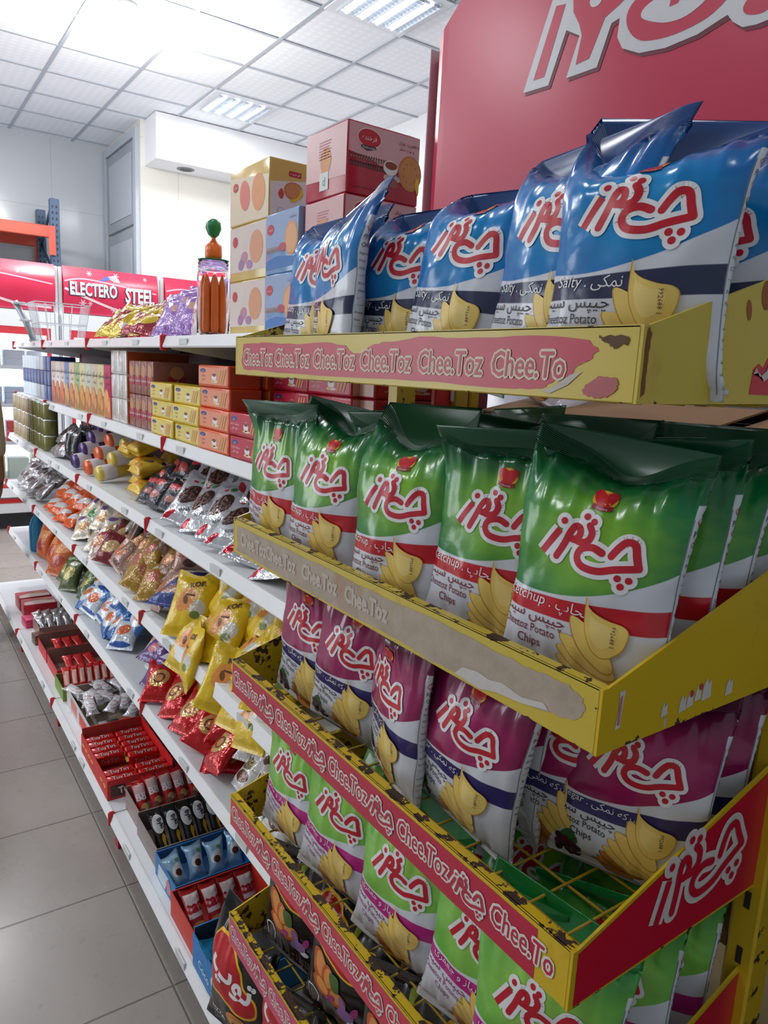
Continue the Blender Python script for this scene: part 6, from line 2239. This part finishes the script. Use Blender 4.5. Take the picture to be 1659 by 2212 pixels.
for zz in (1.10, 1.45):
    for k in range(40):
        lay('medicine_box', cs_[rr.randrange(5)], (3.86, .70 + .09 * k, zz), (0, 0, R90), 'small blue or white box on the distant wall shelf', 'box', 'boxes on the distant wall shelf')

# ================================================================== the shopper cut by the left edge
SKIN = NB('skin')
n = SKIN.noise(14, 3, SKIN.coord('Object'))
SKM = SKIN.fin(SKIN.mix(n, lin((128, 82, 62)), lin((150, 100, 78))), .5, 0, .4)
def skin_mesh(name, pts, edges, radii, mat, parent=None, sub=2, root=0):
    me = bpy.data.meshes.new(name)
    me.from_pydata(pts, edges, [])
    o = bpy.data.objects.new(name, me)
    COL.objects.link(o)
    md = o.modifiers.new('skin', 'SKIN')
    sv = me.skin_vertices[0].data if me.skin_vertices else None
    if sv is None:
        bm = bmesh.new()
        bm.from_mesh(me)
        bm.verts.layers.skin.verify()
        bm.to_mesh(me)
        bm.free()
        sv = me.skin_vertices[0].data
    for i, r in enumerate(radii):
        r = r if isinstance(r, tuple) else (r, r)
        sv[i].radius = r
        sv[i].use_root = (i == root)
    sb = o.modifiers.new('sub', 'SUBSURF')
    sb.levels = sb.render_levels = sub
    dg = bpy.context.evaluated_depsgraph_get()
    dg.update()
    m2 = bpy.data.meshes.new_from_object(o.evaluated_get(dg))
    bpy.data.objects.remove(o)
    m2.name = name
    m2.materials.clear()
    m2.materials.append(mat)
    for p in m2.polygons:
        p.use_smooth = True
    return link(name, m2, parent)
PX, PY = .285, 4.28
# body: pelvis root, legs, torso, neck, head, arms with five-fingered hands
P = [(0, 0, .92), (0, 0, 1.12), (0, .0, 1.32), (0, 0, 1.42), (0, 0, 1.50), (0, -.015, 1.58), (0, -.02, 1.68),
     (.09, 0, .88), (.10, -.01, .50), (.10, .02, .10), (.105, -.10, .035), (.107, -.19, .025),
     (-.09, 0, .88), (-.10, -.01, .50), (-.10, .02, .10), (-.105, -.10, .035), (-.107, -.19, .025),
     (.16, 0, 1.38), (.205, .01, 1.14), (.215, -.03, .90), (.215, -.04, .845),
     (-.16, 0, 1.38), (-.205, .01, 1.14), (-.215, -.03, .90), (-.215, -.04, .845), (0, -.02, 1.73)]
E = [(0, 1), (1, 2), (2, 3), (3, 4), (4, 5), (5, 6), (6, 25), (0, 7), (7, 8), (8, 9), (9, 10), (10, 11), (0, 12), (12, 13), (13, 14), (14, 15), (15, 16),
     (3, 17), (17, 18), (18, 19), (19, 20), (3, 21), (21, 22), (22, 23), (23, 24)]
RD = [(.14, .10), (.13, .09), (.15, .10), (.10, .07), .052, .075, (.075, .09), .085, .058, .04, .04, .03, .085, .058, .04, .04, .03, .06, .045, .033, (.04, .022), .06, .045, .033, (.04, .022), .05]
for side, wi in ((1, 20), (-1, 24)):
    wx, wy, wz = P[wi]
    for f in range(4):
        b0 = len(P)
        yy = wy - .030 + .020 * f
        ln = (.070, .078, .073, .058)[f]
        P += [(wx, yy, wz - .035), (wx - side * .004, yy, wz - .035 - ln * .5), (wx - side * .016, yy, wz - .035 - ln)]
        E += [(wi, b0), (b0, b0 + 1), (b0 + 1, b0 + 2)]
        RD += [.0105, .0095, .008]
    b0 = len(P)
    P += [(wx - side * .015, wy - .040, wz - .010), (wx - side * .024, wy - .055, wz - .045)]
    E += [(wi, b0), (b0, b0 + 1)]
    RD += [.012, .009]
man = skin_mesh('person', P, E, RD, SKM)
man.location = (PX, PY, 0)
man.rotation_euler = (0, 0, .15)
tag(man, 'person in beige top and dark trousers at the left edge, arm hanging down', 'person')
BEI = pm((176, 156, 126), .8, 0, .12, 60)
DRK = pm((30, 32, 38), .8, 0, .15, 60)
T_ = [(0, 0, .74), (0, 0, 1.12), (0, 0, 1.32), (0, 0, 1.43), (.17, 0, 1.39), (.208, .01, 1.14), (.216, -.022, .94), (-.17, 0, 1.39), (-.208, .01, 1.14), (-.216, -.022, .94)]
TE = [(0, 1), (1, 2), (2, 3), (3, 4), (4, 5), (5, 6), (3, 7), (7, 8), (8, 9)]
skin_mesh('shirt', T_, TE, [(.190, .150), (.17, .128), (.17, .12), (.09, .075), .075, .060, .050, .075, .060, .050], BEI, man)
L_ = [(0, 0, 1.02), (.09, 0, .86), (.10, -.01, .50), (.10, .015, .07), (-.09, 0, .86), (-.10, -.01, .50), (-.10, .015, .07)]
skin_mesh('trousers', L_, [(0, 1), (1, 2), (2, 3), (0, 4), (4, 5), (5, 6)], [(.14, .10), .105, .078, .066, .105, .078, .066], DRK, man)
for s in (-1, 1):
    skin_mesh('shoe', [(.10 * s, .045, .045), (.105 * s, -.08, .04), (.108 * s, -.20, .032)], [(0, 1), (1, 2)], [(.045, .045), (.048, .042), (.04, .03)], DRK, man)
H_ = [(0, .03, 1.64), (0, .02, 1.74), (0, -.06, 1.77)]
skin_mesh('hair', H_, [(0, 1), (1, 2)], [(.082, .07), (.085, .06), (.06, .03)], pm((28, 24, 22), .7, 0, .2), man)
q = MB()
for s in (-1, 1):
    q.lathe([(.001, -.012), (.010, -.006), (.012, 0), (.010, .006), (.001, .012)], (.030 * s, -.092, 1.665), pm((230, 228, 224), .3), 10)
    q.lathe([(.001, -.006), (.006, 0), (.001, .006)], (.030 * s, -.101, 1.665), pm((36, 26, 22), .3), 8)
    q.lathe([(.001, -.03), (.012, -.018), (.016, .0), (.012, .02), (.001, .03)], (.083 * s, -.005, 1.66), SKM, 8)
q.tube([(0, -.098, 1.67), (0, -.116, 1.635), (0, -.104, 1.622)], [.007, .014, .008], SKM, 8)
q.tube([(-.024, -.096, 1.596), (0, -.104, 1.594), (.024, -.096, 1.596)], [.003, .007, .003], pm((120, 62, 54), .5), 6)
q.build('face_features', man)
